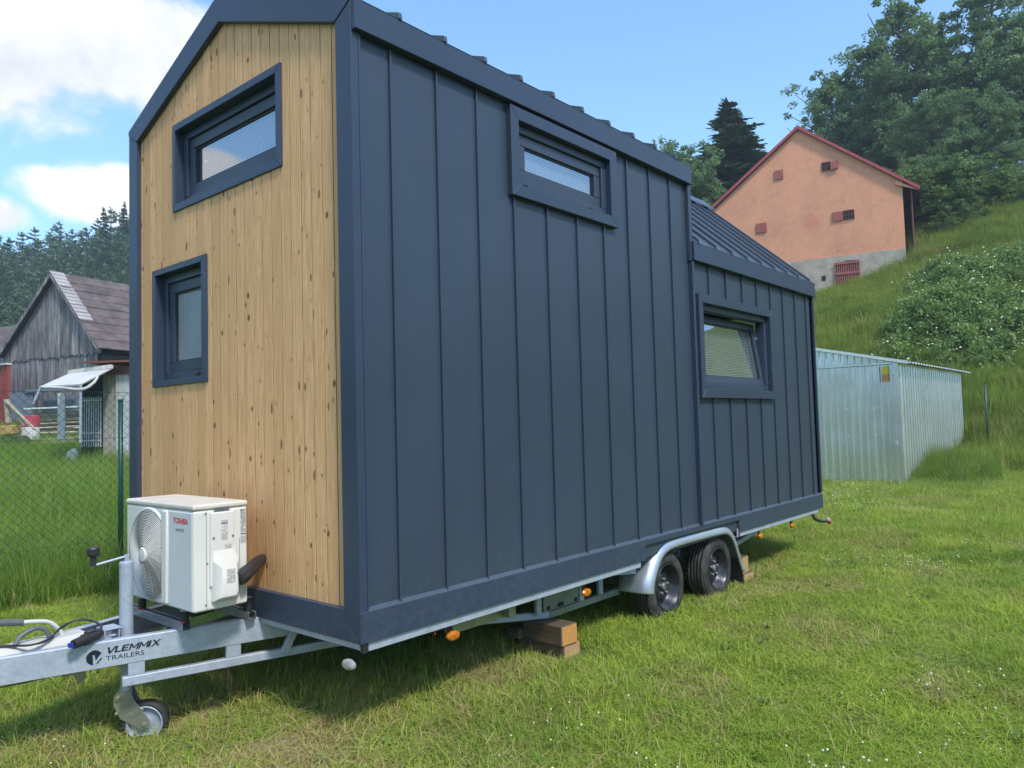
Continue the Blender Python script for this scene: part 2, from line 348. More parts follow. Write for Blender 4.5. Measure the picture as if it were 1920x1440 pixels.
def ground_mat():
    m, k, b, o = new_mat('ground_soil_and_turf')
    pos = k.n('ShaderNodeNewGeometry').outputs['Position']
    a = k.mr(k.noise(pos, 0.5, 5, 0.6), 0.35, 0.65); c = k.mr(k.noise(pos, 7, 5, 0.7), 0.38, 0.62)
    f = k.mr(k.noise(pos, 45, 3, 0.7), 0.3, 0.7)
    col = k.mix(a, rgb(0.11, 0.175, 0.030), rgb(0.17, 0.225, 0.045))
    col = k.mix(c, col, rgb(0.055, 0.085, 0.022)); col = k.mix(k.m('MULTIPLY', f, 0.4), col, rgb(0.15, 0.12, 0.06))
    # trodden bare patch in front of the drawbar
    def spot(x, y, rx, ry, rot=0.0):
        p = k.n('ShaderNodeSeparateXYZ', i_0=k.vm('ADD', pos, (-x, -y, 0)))
        ca, sa = math.cos(rot), math.sin(rot)
        u = k.m('ADD', k.m('MULTIPLY', p.outputs[0], ca / rx), k.m('MULTIPLY', p.outputs[1], sa / rx))
        v = k.m('ADD', k.m('MULTIPLY', p.outputs[0], -sa / ry), k.m('MULTIPLY', p.outputs[1], ca / ry))
        return k.m('SQRT', k.m('ADD', k.m('MULTIPLY', u, u), k.m('MULTIPLY', v, v)))
    s = k.m('MINIMUM', spot(-0.20, 0.45, 0.30, 0.14, 0.3), spot(-0.12, 1.10, 0.30, 0.16))
    s = k.m('SUBTRACT', 1.0, k.mr(k.m('ADD', s, k.m('MULTIPLY', k.m('SUBTRACT', k.noise(pos, 9, 3, 0.6), 0.5), 1.2)), 0.7, 1.1))
    col = k.mix(s, col, k.mix(f, rgb(0.40, 0.31, 0.20), rgb(0.28, 0.21, 0.13)))
    k.put(b.inputs['Base Color'], col); b.inputs['Roughness'].default_value = 0.95
    b.inputs['Specular IOR Level'].default_value = 0.1
    k.put(b.inputs['Normal'], k.n('ShaderNodeBump', i_Height=k.noise(pos, 30, 5, 0.7), i_Strength=0.8, i_Distance=0.03)); return m
M['ground'] = ground_mat()

def plaster_mat():
    m, k, b, o = new_mat('salmon_render'); co = objco(k)
    sp = k.n('ShaderNodeSeparateXYZ', i_0=co)
    blot = k.mr(k.noise(co, 0.55, 6, 0.65), 0.4, 0.68)
    col = k.mix(blot, rgb(0.74, 0.325, 0.190), rgb(0.60, 0.265, 0.165))
    st = k.mr(k.noise(k.n('ShaderNodeMapping', i_Vector=co, i_Scale=(1.6, 1.6, 0.35)).outputs[0], 1.4, 6, 0.7), 0.55, 0.75)
    col = k.mix(k.m('MULTIPLY', st, 0.3), col, rgb(0.34, 0.19, 0.13))
    q = k.vm('LENGTH', k.n('ShaderNodeMapping', i_Vector=k.vm('ADD', co, (0, -4.2, -2.75)), i_Scale=(0, 1.5, 1.2)).outputs[0])
    q = k.m('ADD', q, k.m('MULTIPLY', k.noise(co, 2.2, 6, 0.75), 2.2))
    col = k.mix(k.mr(q, 1.15, 1.85, 0.60, 0), col, rgb(0.60, 0.13, 0.10))
    fine = k.mr(k.noise(co, 3.2, 6, 0.7), 0.35, 0.65)
    col = k.mix(k.m('MULTIPLY', fine, 0.35), col, rgb(0.76, 0.40, 0.27))
    crack = k.mr(k.n('ShaderNodeTexVoronoi', feature='DISTANCE_TO_EDGE', i_Vector=k.vm('ADD', co, k.n('ShaderNodeTexNoise', i_Vector=co, i_Scale=1.5).outputs[1]), i_Scale=0.55).outputs['Distance'], 0.0, 0.010, 0.35, 0.0)
    col = k.mix(crack, col, rgb(0.30, 0.15, 0.10))
    k.put(b.inputs['Base Color'], col); b.inputs['Roughness'].default_value = 0.9
    k.put(b.inputs['Normal'], k.n('ShaderNodeBump', i_Height=k.noise(co, 12, 5, 0.6), i_Strength=0.5, i_Distance=0.02)); return m
M['salmon'] = plaster_mat()
M['plinth'] = pm('rough_stone_plinth', (0.46, 0.40, 0.34), (0.33, 0.285, 0.24), 2.5, 0.9, bump=0.6, bscale=8)
M['shutter'] = pm('brick_red_shutter', (0.36, 0.105, 0.085), (0.29, 0.075, 0.06), 3, 0.6)
M['roofred'] = pm('crimson_roof_edge', (0.42, 0.07, 0.075), (0.34, 0.055, 0.06), 2, 0.5)
M['tile'] = pm('rusty_slab_roof', (0.165, 0.122, 0.112), (0.075, 0.058, 0.056), 1.6, 0.85, bump=0.4, lo=0.35, hi=0.65)
M['tilepale'] = pm('pale_slab_edge', (0.42, 0.38, 0.37), (0.30, 0.26, 0.26), 1.3, 0.8)

# ------------------------------------------------------------------ mesh helpers
SPLIT = {'drain_cap', 'rail_post', 'cross_member', 'rubber_foot', 'foot_washer', 'red_clip', 'plate_slot', 'diagonal_brace', 'awning_pole', 'foot_bracket', 'hanging_board', 'rivet', 'rim_hole', 'screw', 'side_rail', 'brake_anchor'}
class MB:
    def __init__(s): s.v = []; s.f = []; s.r = []; s.ch = []
    def add(s, vs, fs, rid=None):
        b = len(s.v); s.v += [tuple(map(float, p)) for p in vs]; s.f += [tuple(i + b for i in f) for f in fs]
        r = random.random() if rid is None else rid; s.ch.append((vs, fs, r))
        s.r += [r] * len(fs); return s
    def box(s, x0, x1, y0, y1, z0, z1, rid=None):
        if x0 > x1: x0, x1 = x1, x0
        if y0 > y1: y0, y1 = y1, y0
        if z0 > z1: z0, z1 = z1, z0
        vs = [(x, y, z) for x in (x0, x1) for y in (y0, y1) for z in (z0, z1)]
        return s.add(vs, [(0, 1, 3, 2), (4, 6, 7, 5), (0, 4, 5, 1), (2, 3, 7, 6), (0, 2, 6, 4), (1, 5, 7, 3)], rid)
    def ext(s, poly, fn, a, b, rid=None):
        """polygon extruded between parameters a and b; fn(u, v, w) -> xyz"""
        n = len(poly); vs = [fn(u, v, a) for u, v in poly] + [fn(u, v, b) for u, v in poly]
        fs = [tuple(range(n))[::-1], tuple(range(n, 2 * n))] + [(i, (i + 1) % n, n + (i + 1) % n, n + i) for i in range(n)]
        return s.add(vs, fs, rid)
    def tube(s, pts, r, n=8, rid=None, caps=True):
        pts = [Vector(p) for p in pts]; rs = r if isinstance(r, (list, tuple)) else [r] * len(pts)
        vs = []; fs = []; side = None
        for i, p in enumerate(pts):
            t = (pts[min(i + 1, len(pts) - 1)] - pts[max(i - 1, 0)]).normalized()
            if side is None: side = t.cross(Vector((0, 0, 1)) if abs(t.z) < 0.9 else Vector((1, 0, 0))).normalized()
            side = (side - t * side.dot(t)).normalized(); up = t.cross(side)
            for j in range(n):
                a = 2 * math.pi * j / n; vs.append(p + (side * math.cos(a) + up * math.sin(a)) * rs[i])
        for i in range(len(pts) - 1):
            for j in range(n):
                a = i * n + j; b = i * n + (j + 1) % n; fs.append((a, b, b + n, a + n))
        if caps: fs += [tuple(range(n))[::-1], tuple(range(len(vs) - n, len(vs)))]
        return s.add(vs, fs, rid)
    def lathe(s, prof, c, ax, n=32, rid=None, closed=False):
        """profile of (radius, offset along axis)"""
        ax = Vector(ax).normalized(); c = Vector(c)
        e1 = ax.cross(Vector((0, 0, 1)) if abs(ax.z) < 0.9 else Vector((1, 0, 0))).normalized(); e2 = ax.cross(e1)
        vs = []; fs = []; m = len(prof)
        for i in range(n):
            a = 2 * math.pi * i / n; d = e1 * math.cos(a) + e2 * math.sin(a)
            for r, h in prof: vs.append(c + d * r + ax * h)
        for i in range(n):
            for j in range(m if closed else m - 1):
                a = i * m + j; b = i * m + (j + 1) % m; c2 = ((i + 1) % n) * m
                fs.append((a, b, c2 + (j + 1) % m, c2 + j))
        return s.add(vs, fs, rid)
    def bar(s, a, b, wu, wv, up=(0, 0, 1), rid=None):
        """rectangular bar from a to b, width wu sideways and wv along up"""
        a = Vector(a); b = Vector(b); t = (b - a).normalized(); up = Vector(up)
        sd = t.cross(up).normalized(); u2 = sd.cross(t)
        vs = [p + sd * (x * wu / 2) + u2 * (y * wv / 2) for p in (a, b) for x, y in ((-1, -1), (1, -1), (1, 1), (-1, 1))]
        return s.add(vs, [(3, 2, 1, 0), (4, 5, 6, 7)] + [(i, (i + 1) % 4, 4 + (i + 1) % 4, 4 + i) for i in range(4)], rid)
    def build(s, name, mat, parent=None, bevel=0.0, smooth=False, seg=1):
        if name in SPLIT and len(s.ch) > 1:               # every loose piece becomes an object of its own
            first = None
            for v, f, r in s.ch:
                m = MB(); m.add(v, f, r); o = m.build(name, mat, parent, bevel, smooth, seg); first = first or o
            return first
        me = bpy.data.meshes.new(name); me.from_pydata(s.v, [], s.f)
        at = me.attributes.new('rid', 'FLOAT', 'FACE'); at.data.foreach_set('value', np.array(s.r, dtype=np.float32))
        import bmesh
        bm = bmesh.new(); bm.from_mesh(me); bmesh.ops.recalc_face_normals(bm, faces=bm.faces); bm.to_mesh(me); bm.free()
        if smooth: me.shade_smooth()
        me.materials.append(mat); o = bpy.data.objects.new(name, me); COL.objects.link(o)
        if bevel:
            md = o.modifiers.new('bevel', 'BEVEL'); md.width = bevel; md.segments = seg; md.limit_method = 'ANGLE'; md.angle_limit = R(35)
            if seg > 1: me.shade_smooth(); md.harden_normals = True
        if parent is not None: child(o, parent)
        return o

def child(o, parent):
    o.parent = parent; o.matrix_parent_inverse = world_of(parent).inverted()
def world_of(o):
    mtx = Matrix.LocRotScale(o.location, o.rotation_euler, o.scale)
    return world_of(o.parent) @ o.matrix_parent_inverse @ mtx if o.parent else mtx
def tag(o, label, cat, group=None, kind=None):
    if label: o['label'] = label
    if cat: o['category'] = cat
    if group: o['group'] = group
    if kind: o['kind'] = kind
    return o
def thing(name, label, cat, loc, group=None):
    o = bpy.data.objects.new(name, None); COL.objects.link(o); o.location = loc; o.empty_display_size = 0.2
    return tag(o, label, cat, group)
def smoothpath(pts, k=6):
    """Catmull-Rom through the points"""
    P = [Vector(p) for p in pts]; P = [P[0] * 2 - P[1]] + P + [P[-1] * 2 - P[-2]]; out = []
    for i in range(1, len(P) - 2):
        for j in range(k):
            t = j / k; a, b, c, d = P[i - 1:i + 3]
            out.append(0.5 * ((2 * b) + (c - a) * t + (2 * a - 5 * b + 4 * c - d) * t * t + (3 * b - a - 3 * c + d) * t ** 3))
    out.append(P[-2]); return out

G0 = -0.54
def terrain(x, y):
    x = np.asarray(x, float); y = np.asarray(y, float)
    s = x - 20.2 + 0.4 * np.sin(y * 0.35)
    z = G0 + 0.490 * (np.sqrt(s * s + 4) + s) / 2
    z = z + 0.045 * (np.sqrt((y - 4) ** 2 + 9) + (y - 4)) / 2 * np.clip(1 - np.clip((x - 14) / 14, 0, 1), 0, 1)
    z = z + 0.20 * np.clip(y - 62, 0, 90)
    z = z + 0.22 * np.clip(-x - 45, 0, 60) + 0.20 * np.clip(-y - 55, 0, 60)  # unseen rises behind the view, added to darken and green the garage's reflections
    z = z - 0.55 * np.exp(-((x - 36.2) / 2.6) ** 2 - ((y - 11.5) / 6.5) ** 2) - 0.045 * np.exp(-((x + 0.46) / 0.6) ** 2 - ((y - 1.1) / 0.6) ** 2)
    z = z + 0.02 * np.sin(x * 1.3 + 0.4) * np.sin(y * 1.1) + 0.12 * np.sin(x * 0.33) * np.cos(y * 0.27) * np.clip((x - 18) / 8, 0, 1)
    z = z - 0.44 * np.clip(x - 50, 0, 1e9)
    return z
def tz(x, y): return float(terrain(x, y))
def at(px, D):
    """ground position seen in column px at distance D"""
    p = CAMLOC[:2] + D * FWD + D * (px - 960) / FPX * RGT; return float(p[0]), float(p[1])
def zat(py, D, px=960):
    d = raydir(px, py); k = D / (d[0] * FWD[0] + d[1] * FWD[1]); return float(CAMLOC[2] + k * d[2])

# ------------------------------------------------------------------ ground
def build_ground():
    xs = np.concatenate([np.linspace(-400, -30, 12), np.linspace(-24, 60, 169), np.linspace(65, 400, 30)])
    ys = np.concatenate([np.linspace(-400, -30, 12), np.linspace(-24, 60, 169), np.linspace(65, 400, 30)])
    X, Y = np.meshgrid(xs, ys, indexing='ij'); Z = terrain(X, Y)
    v = np.stack([X, Y, Z], -1).reshape(-1, 3); n, m = X.shape
    idx = np.arange(n * m).reshape(n, m)
    f = np.stack([idx[:-1, :-1], idx[1:, :-1], idx[1:, 1:], idx[:-1, 1:]], -1).reshape(-1, 4)
    me = bpy.data.meshes.new('ground'); me.from_pydata(v.tolist(), [], f.tolist()); me.shade_smooth()
    me.materials.append(M['ground']); o = bpy.data.objects.new('ground', me); COL.objects.link(o); o['kind'] = 'structure'
build_ground()

# ================================================================== TINY HOUSE
W_, L1, L2 = 2.5, 3.43, 6.257
ZE, SL1, ZR1 = 3.075, 0.39, 3.075 + 0.39 * 1.28          # tall roof: eave height, pitch, ridge
SL2 = 0.893; ZE2 = 2.45; ZR2 = ZE2 + SL2 * 1.28           # steep low roof
HOUSE = thing('tiny_house', 'tall anthracite metal tiny house with a light larch front standing on the galvanised trailer', 'tiny house', (3.1, 1.25, 0.0))
def fr(u, v, w): return (w, u, v)                         # front: u across (y), v up, w depth (x)
def sdp(u, v, w): return (u, w, v)                        # side: u along (x), v up, w depth (y)

def roofz(y):                                             # inner edge of the gable frame
    return 3.003 + (1.125 - abs(y - 1.25)) * 0.3782
# --- larch boards
def boards():
    mb = MB(); holes = [(0.655, 1.875, 2.435, 2.965), (1.475, 2.170, 1.320, 2.065)]
    y = 0.105; bw = 0.0935; k = 0
    while y < 2.39:
        y0, y1 = y, min(y + bw - 0.0050, 2.395)
        cuts = sorted({y0, y1} | {h for hh in holes for h in hh[:2] if y0 < h < y1} | ({1.25} if y0 < 1.25 < y1 else set()))
        rid = random.random(); dx = random.uniform(-0.0012, 0.0012)
        for a, b in zip(cuts[:-1], cuts[1:]):
            z = 0.13; mid = (a + b) / 2
            for h in sorted([h for h in holes if h[0] <= mid <= h[1]], key=lambda h: h[2]):
                mb.ext([(a, z), (b, z), (b, h[2]), (a, h[2])], fr, 0.030 + dx, 0.048, rid); z = h[3]
            mb.ext([(a, z), (b, z), (b, roofz(b) + 0.02), (a, roofz(a) + 0.02)], fr, 0.030 + dx, 0.048, rid)
        y += bw; k += 1
    return mb
def groove_strips():  # dark strips filling the gaps, painted stand-in for the shade in the grooves
    mb = MB(); holes = [(0.60, 1.92, 2.40, 3.0), (1.43, 2.2, 1.29, 2.09)]; y = 0.105 + 0.0935
    while y < 2.39:
        z = 0.13
        for h in sorted([h for h in holes if h[0] <= y <= h[1]], key=lambda h: h[2]): mb.box(0.0316, 0.046, y - 0.0049, y - 0.0001, z, h[2]); z = h[3]
        mb.box(0.0316, 0.046, y - 0.0049, y - 0.0001, z, roofz(y) + 0.01); y += 0.0935
    return mb
groove_strips().build('groove_shade_strips', M['joint'], HOUSE)
boards().build('larch_cladding', M['larch'], HOUSE, bevel=0.0012)

def wall_holes(mb, u0, u1, v0, v1, holes, put):
    us = sorted({u0, u1} | {h for hh in holes for h in hh[:2]}); vs = sorted({v0, v1} | {h for hh in holes for h in hh[2:]})
    for a, b in zip(us[:-1], us[1:]):
        for c, d in zip(vs[:-1], vs[1:]):
            if any(h[0] <= (a + b) / 2 <= h[1] and h[2] <= (c + d) / 2 <= h[3] for h in holes): continue
            put(a, b, c, d)
# --- structural shell behind the cladding
sh = MB()
wall_holes(sh, 0.03, 2.47, 0.0, 3.02, [(0.655, 1.875, 2.435, 2.965), (1.475, 2.170, 1.320, 2.065)], lambda a, b, c, d: sh.box(0.052, 0.12, a, b, c, d, 0.5))
sh.ext([(0.03, 3.02), (2.47, 3.02), (1.25, 3.46)], fr, 0.052, 0.12, 0.5)
sh.build('front_wall', M['dark'], HOUSE)
SH = [(1.17, 2.29, 2.38, 2.89), (3.505, 5.02, 1.185, 2.02)]
sw = MB()
wall_holes(sw, 0.02, L1, 0.01, 3.03, SH[:1], lambda a, b, c, d: sw.box(a, b, 0.020, 0.075, c, d, 0.5))
wall_holes(sw, L1, L2 - 0.004, 0.01, 2.44, SH[1:], lambda a, b, c, d: sw.box(a, b, 0.020, 0.075, c, d, 0.5))
sw.build('side_wall', M['anth'], HOUSE)
il = MB()
il.box(0.13, L1, 2.42, 2.48, 0.01, 3.0); il.box(L1, L2 - 0.03, 2.42, 2.48, 0.01, 2.4)
wall_holes(il, 0.02, 2.48, 0.02, 2.40, [(0.30, 2.2, 0.15, 2.22)], lambda a, b, c, d: il.box(L2 - 0.075, L2 - 0.012, a, b, c, d))
il.ext([(0.02, 2.40), (2.48, 2.40), (1.25, 3.50)], fr, L2 - 0.075, L2 - 0.012)
il.build('far_wall', M['ply'], HOUSE)
fl = MB(); fl.box(0.13, L2 - 0.08, 0.08, 2.41, 0.012, 0.06); fl.build('floor_board', M['under'], HOUSE)
ew = MB(); ew.ext([(0.0, 2.35), (2.5, 2.35), (2.5, ZE), (1.25, ZR1 - 0.03), (0.0, ZE)], fr, L1 - 0.05, L1 + 0.004); ew.build('upper_end_wall', M['anth'], HOUSE)

# --- standing seams of the side wall
seams = [0.260, 0.581, 0.896, 1.205, 1.525, 1.848, 2.167, 2.487, 2.806, 3.120]
seams2 = [3.752, 4.086, 4.425, 4.755, 5.080, 5.402, 5.735, 6.055]
sm = MB()
def seam(x, z0, z1, holes):
    z = z0
    for h in holes:
        if h[0] - 0.02 < x < h[1] + 0.02:
            sm.box(x - 0.012, x, 0.005, 0.0197, z, h[2], 0.5); z = h[3]
    sm.box(x - 0.012, x, 0.005, 0.0197, z, z1, 0.5)
for x in seams: seam(x, 0.150, 2.93, SH)
for x in seams2: seam(x, 0.150, 2.31, SH)
sm.build('standing_seams', M['anth'], HOUSE, bevel=0.0012)

# --- front frame of folded sheet
def trim(name, polys, fn, a, b, mat='trim', bev=0.0025):
    mb = MB()
    for p in polys: mb.ext(p, fn, a, b)
    return mb.build(name, M[mat], HOUSE, bevel=bev)
g = 0.0011
trim('corner_trim', [[(0.0, 0.0), (0.125 - g, 0.15), (0.125 - g, 3.003 - g), (0.0, 3.073)]], fr, 0.0, 0.045)
trim('corner_trim', [[(2.5, 0.0), (2.375 + g, 0.15), (2.375 + g, 3.003 - g), (2.5, 3.073)]], fr, 0.0, 0.045)
trim('base_trim', [[(0.0 + 2 * g, 0.0), (2.5 - 2 * g, 0.0), (2.375, 0.15 - g), (0.125, 0.15 - g)]], fr, 0.0015, 0.045)
trim('gable_trim', [[(0.0, 3.075), (0.125, 3.003 + g), (1.25 - g, 3.4285), (1.25 - g, 3.602), (0.0, 3.107)]], fr, -0.004, 0.045)
trim('gable_trim', [[(2.5, 3.075), (2.375, 3.003 + g), (1.25 + g, 3.4285), (1.25 + g, 3.602), (2.5, 3.107)]], fr, -0.004, 0.045)
trim('corner_return', [[(0.0455, 0.162), (0.058, 0.162), (0.058, 2.923), (0.0455, 2.923)]], sdp, -0.0012, 0.019, bev=0.001)
trim('fascia_board', [[(0.006, 2.925), (L1 - 0.006, 2.925), (L1 - 0.006, 3.071), (0.006, 3.071)]], sdp, -0.030, 0.019)
trim('fascia_board', [[(L1 + 0.004, 2.301), (L2 - 0.004, 2.301), (L2 - 0.004, 2.447), (L1 + 0.004, 2.447)]], sdp, -0.030, 0.019)
# step flashing between the two roof heights
sf = MB(); sf.box(L1 - 0.045, L1 + 0.0035, -0.012, 0.0195, 2.292, 2.92, 0.5); sf.box(L1 - 0.03, L1 + 0.003, -0.018, 0.0195, 0.15, 2.288, 0.5)
sf.box(L1 - 0.02, L1 + 0.0035, -0.036, -0.0125, 2.30, 2.455, 0.5); sf.build('step_flashing', M['trim'], HOUSE, bevel=0.002)
CUT = (2.548, 4.125)
bt = MB(); bt.ext([(0.0015, 0.0), (CUT[0], 0.0), (CUT[0], 0.104), (CUT[1], 0.104), (CUT[1], 0.0), (L2 + 0.006, 0.0), (L2 + 0.006, 0.143), (0.0015, 0.143)], sdp, -0.004, 0.0185)
bt.build('base_trim', M['trim'], HOUSE, bevel=0.0025)
bl_ = MB(); bl_.add([(0.05, -0.004, 0.1432), (L2 + 0.004, -0.004, 0.1432), (L2 + 0.004, 0.0192, 0.160), (0.05, 0.0192, 0.160), (0.05, 0.0192, 0.1432), (L2 + 0.004, 0.0192, 0.1432)],
    [(0, 1, 2, 3), (0, 3, 4), (1, 5, 2), (0, 4, 5, 1), (3, 2, 5, 4)]); bl_.build('drip_edge', M['roofsheet'], HOUSE)
ct = MB(); ct.box(L2 - 0.022, L2 + 0.0055, -0.0035, 0.0195, 0.162, 2.30); ct.box(L2 - 0.0035, L2 + 0.005, 0.0198, 2.49, 0.0, 0.16); ct.box(L2 - 0.0035, L2 + 0.005, 0.0198, 0.298, 0.161, 2.44); ct.build('rear_corner_trim', M['trim'], HOUSE, bevel=0.002)
# --- roofs
def roof(name, x0, x1, ze, sl, ribs, seamname):
    t = 0.055; mb = MB()
    for s in (0, 1):
        P = [(-0.032, ze), (1.25, ze + sl * 1.282), (1.25, ze + sl * 1.282 - t), (-0.032 + 0.02, ze - 0.02)]
        if s: P = [(2.5 - u, v) for u, v in P]
        mb.ext(P, fr, x0, x1, 0.5)
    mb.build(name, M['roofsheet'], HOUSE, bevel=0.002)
    rb = MB()
    for x in ribs:
        for s in (0, 1):
            P = [(-0.040, ze - 0.002), (-0.034, ze + 0.032), (1.23, ze + sl * 1.264 + 0.034), (1.23, ze + sl * 1.264)]
            if s: P = [(2.5 - u, v) for u, v in P]
            rb.ext(P, fr, x - 0.022, x, 0.5)
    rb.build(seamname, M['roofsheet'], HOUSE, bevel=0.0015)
    rc = MB(); zr = ze + sl * 1.282
    rc.ext([(1.25, zr + 0.055), (1.11, zr + 0.055 - 0.14 * sl), (1.11, zr + 0.035 - 0.14 * sl), (1.25, zr + 0.02), (1.39, zr + 0.035 - 0.14 * sl), (1.39, zr + 0.055 - 0.14 * sl)], fr, x0, x1, 0.5)
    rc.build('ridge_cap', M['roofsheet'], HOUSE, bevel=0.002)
roof('upper_roof', 0.012, L1 + 0.012, ZE, SL1, [0.30 + 0.32 * i for i in range(10)], 'upper_roof_seams')
roof('lower_roof', L1 + 0.013, L2 + 0.006, ZE2, SL2, [3.52 + 0.323 * i for i in range(9)], 'lower_roof_seams')

# --- windows
def window(label, fn, o, t, open_=None, blinds=True, frost=False, caps=(0.2, 0.8)):
    """fn(u, v, w): w is the depth into the wall. o: outer rectangle, t: casing widths left/right/bottom/top"""
    wc, base = (0.018, 0.088) if fn is fr else (-0.020, 0.036)
    u0, u1, v0, v1 = o; a0, a1, b0, b1 = u0 + t[0], u1 - t[1], v0 + t[2], v1 - t[3]
    mb = MB()
    q = 0.0007
    for P in ([(u0, v0), (a0, b0), (a0, b1), (u0, v1)], [(u1, v0), (u1, v1), (a1, b1), (a1, b0)],
              [(u0 + q, v0), (u1 - q, v0), (a1, b0 - q), (a0, b0 - q)], [(u0 + q, v1), (a0, b1 + q), (a1, b1 + q), (u1 - q, v1)]):
        mb.ext(P, fn, wc, base, 0.5)
    win = mb.build('window', M['trim'], HOUSE, bevel=0.002)
    if label: win['label'] = label
    fx = 0.052
    ff = MB(); w0, w1 = base - 0.012, base + 0.075
    for r in ((a0, a1, b0, b0 + fx), (a0, a1, b1 - fx, b1), (a0, a0 + fx, b0 + fx, b1 - fx), (a1 - fx, a1, b0 + fx, b1 - fx)):
        ff.ext([(r[0], r[2]), (r[1], r[2]), (r[1], r[3]), (r[0], r[3])], fn, w0, w1, 0.5)
    # reveal lining
    frame = ff.build('window_frame', M['pvc'], win, bevel=0.003)
    c0, c1, d0, d1 = a0 + fx, a1 - fx, b0 + fx, b1 - fx
    sx = 0.068
    dc = MB()
    for k in caps:
        u = a0 + (a1 - a0) * k; z = b0 + 0.026
        dc.ext([(u - 0.016, z - 0.006), (u + 0.016, z - 0.006), (u + 0.012, z + 0.006), (u - 0.012, z + 0.006)], fn, w0 - 0.010, w0 - 0.0004, 0.5)
    dc.build('drain_cap', M['pvc'], win, bevel=0.002)
    tilt = open_ or 0.0
    def tf(u, v, w):                                      # sash leaning into the room about its lower edge
        ca, sa = math.cos(tilt), math.sin(tilt); dv = v - d0; dw = w
        return fn(u, d0 + dv * ca - dw * sa, base + dw * ca + dv * sa)
    ss = MB(); s0, s1 = 0.004, 0.070
    e = 0.002
    for r in ((c0 + e, c1 - e, d0 + e, d0 + sx), (c0 + e, c1 - e, d1 - sx, d1 - e), (c0 + e, c0 + sx, d0 + sx, d1 - sx), (c1 - sx, c1 - e, d0 + sx, d1 - sx)):
        ss.ext([(r[0], r[2]), (r[1], r[2]), (r[1], r[3]), (r[0], r[3])], tf, s0, s1, 0.5)
    sash = ss.build('window_sash', M['pvc'], win, bevel=0.004, seg=2)
    bead = MB(); bw = 0.010
    g0, g1, h0, h1 = c0 + sx, c1 - sx, d0 + sx, d1 - sx
    for r in ((g0, g1, h0, h0 + bw), (g0, g1, h1 - bw, h1), (g0, g0 + bw, h0 + bw, h1 - bw), (g1 - bw, g1, h0 + bw, h1 - bw)):
        bead.ext([(r[0], r[2]), (r[1], r[2]), (r[1], r[3]), (r[0], r[3])], tf, 0.016, 0.03, 0.5)
    bead.build('glazing_bead', M['blackp'], win)
    gm = MB(); gm.add([tf(u, v, 0.024) for u, v in ((g0, h0), (g1, h0), (g1, h1), (g0, h1))], [(0, 1, 2, 3)], 0.5)
    gm.build('window_pane', M['frost' if frost else 'glass'], win)
    if blinds:
        bm_ = MB(); z = h0 + 0.004
        while z < h1:
            wq = 0.045
            bm_.ext([(g0 + 0.006, z), (g1 - 0.006, z), (g1 - 0.006, z + 0.0012), (g0 + 0.006, z + 0.0012)],
                    lambda u, v, w, z=z: tf(u, v + (w - wq) * 1.6, w), wq, wq + 0.007, 0.5); z += 0.0150
        for k in (0.22, 0.78):
            u = g0 + (g1 - g0) * k
            bm_.ext([(u - 0.001, h0), (u + 0.001, h0), (u + 0.001, h1), (u - 0.001, h1)], tf, wq - 0.004, wq - 0.003, 0.5)
        bm_.build('venetian_blind', M['blind'], win)
    bk = MB()
    if not open_:
        bk.ext([(c0, d0), (c1, d0), (c1, d1), (c0, d1)], fn, base + 0.12, base + 0.123, 0.5); bk.build('room_screen', M['ply'], win)
    return win, tf, (c0, c1, d0, d1)
window('narrow upper window in the dark side wall', sdp, (1.155, 2.304, 2.362, 2.908), (0.074, 0.082, 0.074, 0.078), caps=(0.10, 0.80))
window('wide upper window in the larch front', fr, (0.641, 1.891, 2.417, 2.986), (0.049, 0.036, 0.047, 0.046), caps=(0.14, 0.88))
window('small lower window in the larch front with rain-patterned glass', fr, (1.460, 2.188, 1.305, 2.080), (0.064, 0.045, 0.038, 0.040), blinds=False, frost=True, caps=(0.25, 0.72))
wl, tf, cc = window('open tilted window in the low rear part of the side wall', sdp, (3.490, 5.033, 1.171, 2.037), (0.072, 0.063, 0.074, 0.072), open_=R(8.5), caps=(0.06, 0.93))
st = MB(); a = Vector(tf(cc[1] - 0.004, cc[3] - 0.06, 0.05)); b = Vector(sdp(cc[1] - 0.004, cc[3] - 0.16, 0.10))
st.bar(a, b, 0.008, 0.014); st.bar(b, b + Vector((0, 0, -0.14)), 0.008, 0.018); st.build('tilt_stay', M['galv'], wl)
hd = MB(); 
hd.bar(tf(cc[1] - 0.025, cc[2] + 0.02, 0.072), tf(cc[1] - 0.025, cc[3] - 0.02, 0.072), 0.012, 0.01); hd.bar(tf(cc[1] - 0.085, cc[2] + 0.07, 0.034), tf(cc[1] - 0.085, cc[3] - 0.07, 0.034), 0.014, 0.006); hd.bar(tf(cc[1] - 0.112, cc[2] + 0.07, 0.034), tf(cc[1] - 0.112, cc[3] - 0.07, 0.034), 0.007, 0.005)  # last two bars behind the pane stand in for the sash edge's reflection
hd.build('sash_rail_and_glints', M['white'], wl)
# glazed rear door opening frame
rd = MB()
for r in ((0.30, 2.2, 0.15, 0.22), (0.30, 2.2, 2.15, 2.22), (0.30, 0.36, 0.22, 2.15), (2.14, 2.2, 0.22, 2.15), (1.22, 1.28, 0.22, 2.15)):
    rd.box(L2 - 0.07, L2 - 0.02, r[0], r[1], r[2], r[3])
rdo = rd.build('rear_door', M['pvc'], HOUSE)
rg = MB(); rg.add([(L2 - 0.05, 0.36, 0.22), (L2 - 0.05, 2.14, 0.22), (L2 - 0.05, 2.14, 2.15), (L2 - 0.05, 0.36, 2.15)], [(0, 1, 2, 3)]); rg.build('door_pane', M['glass'], rdo)

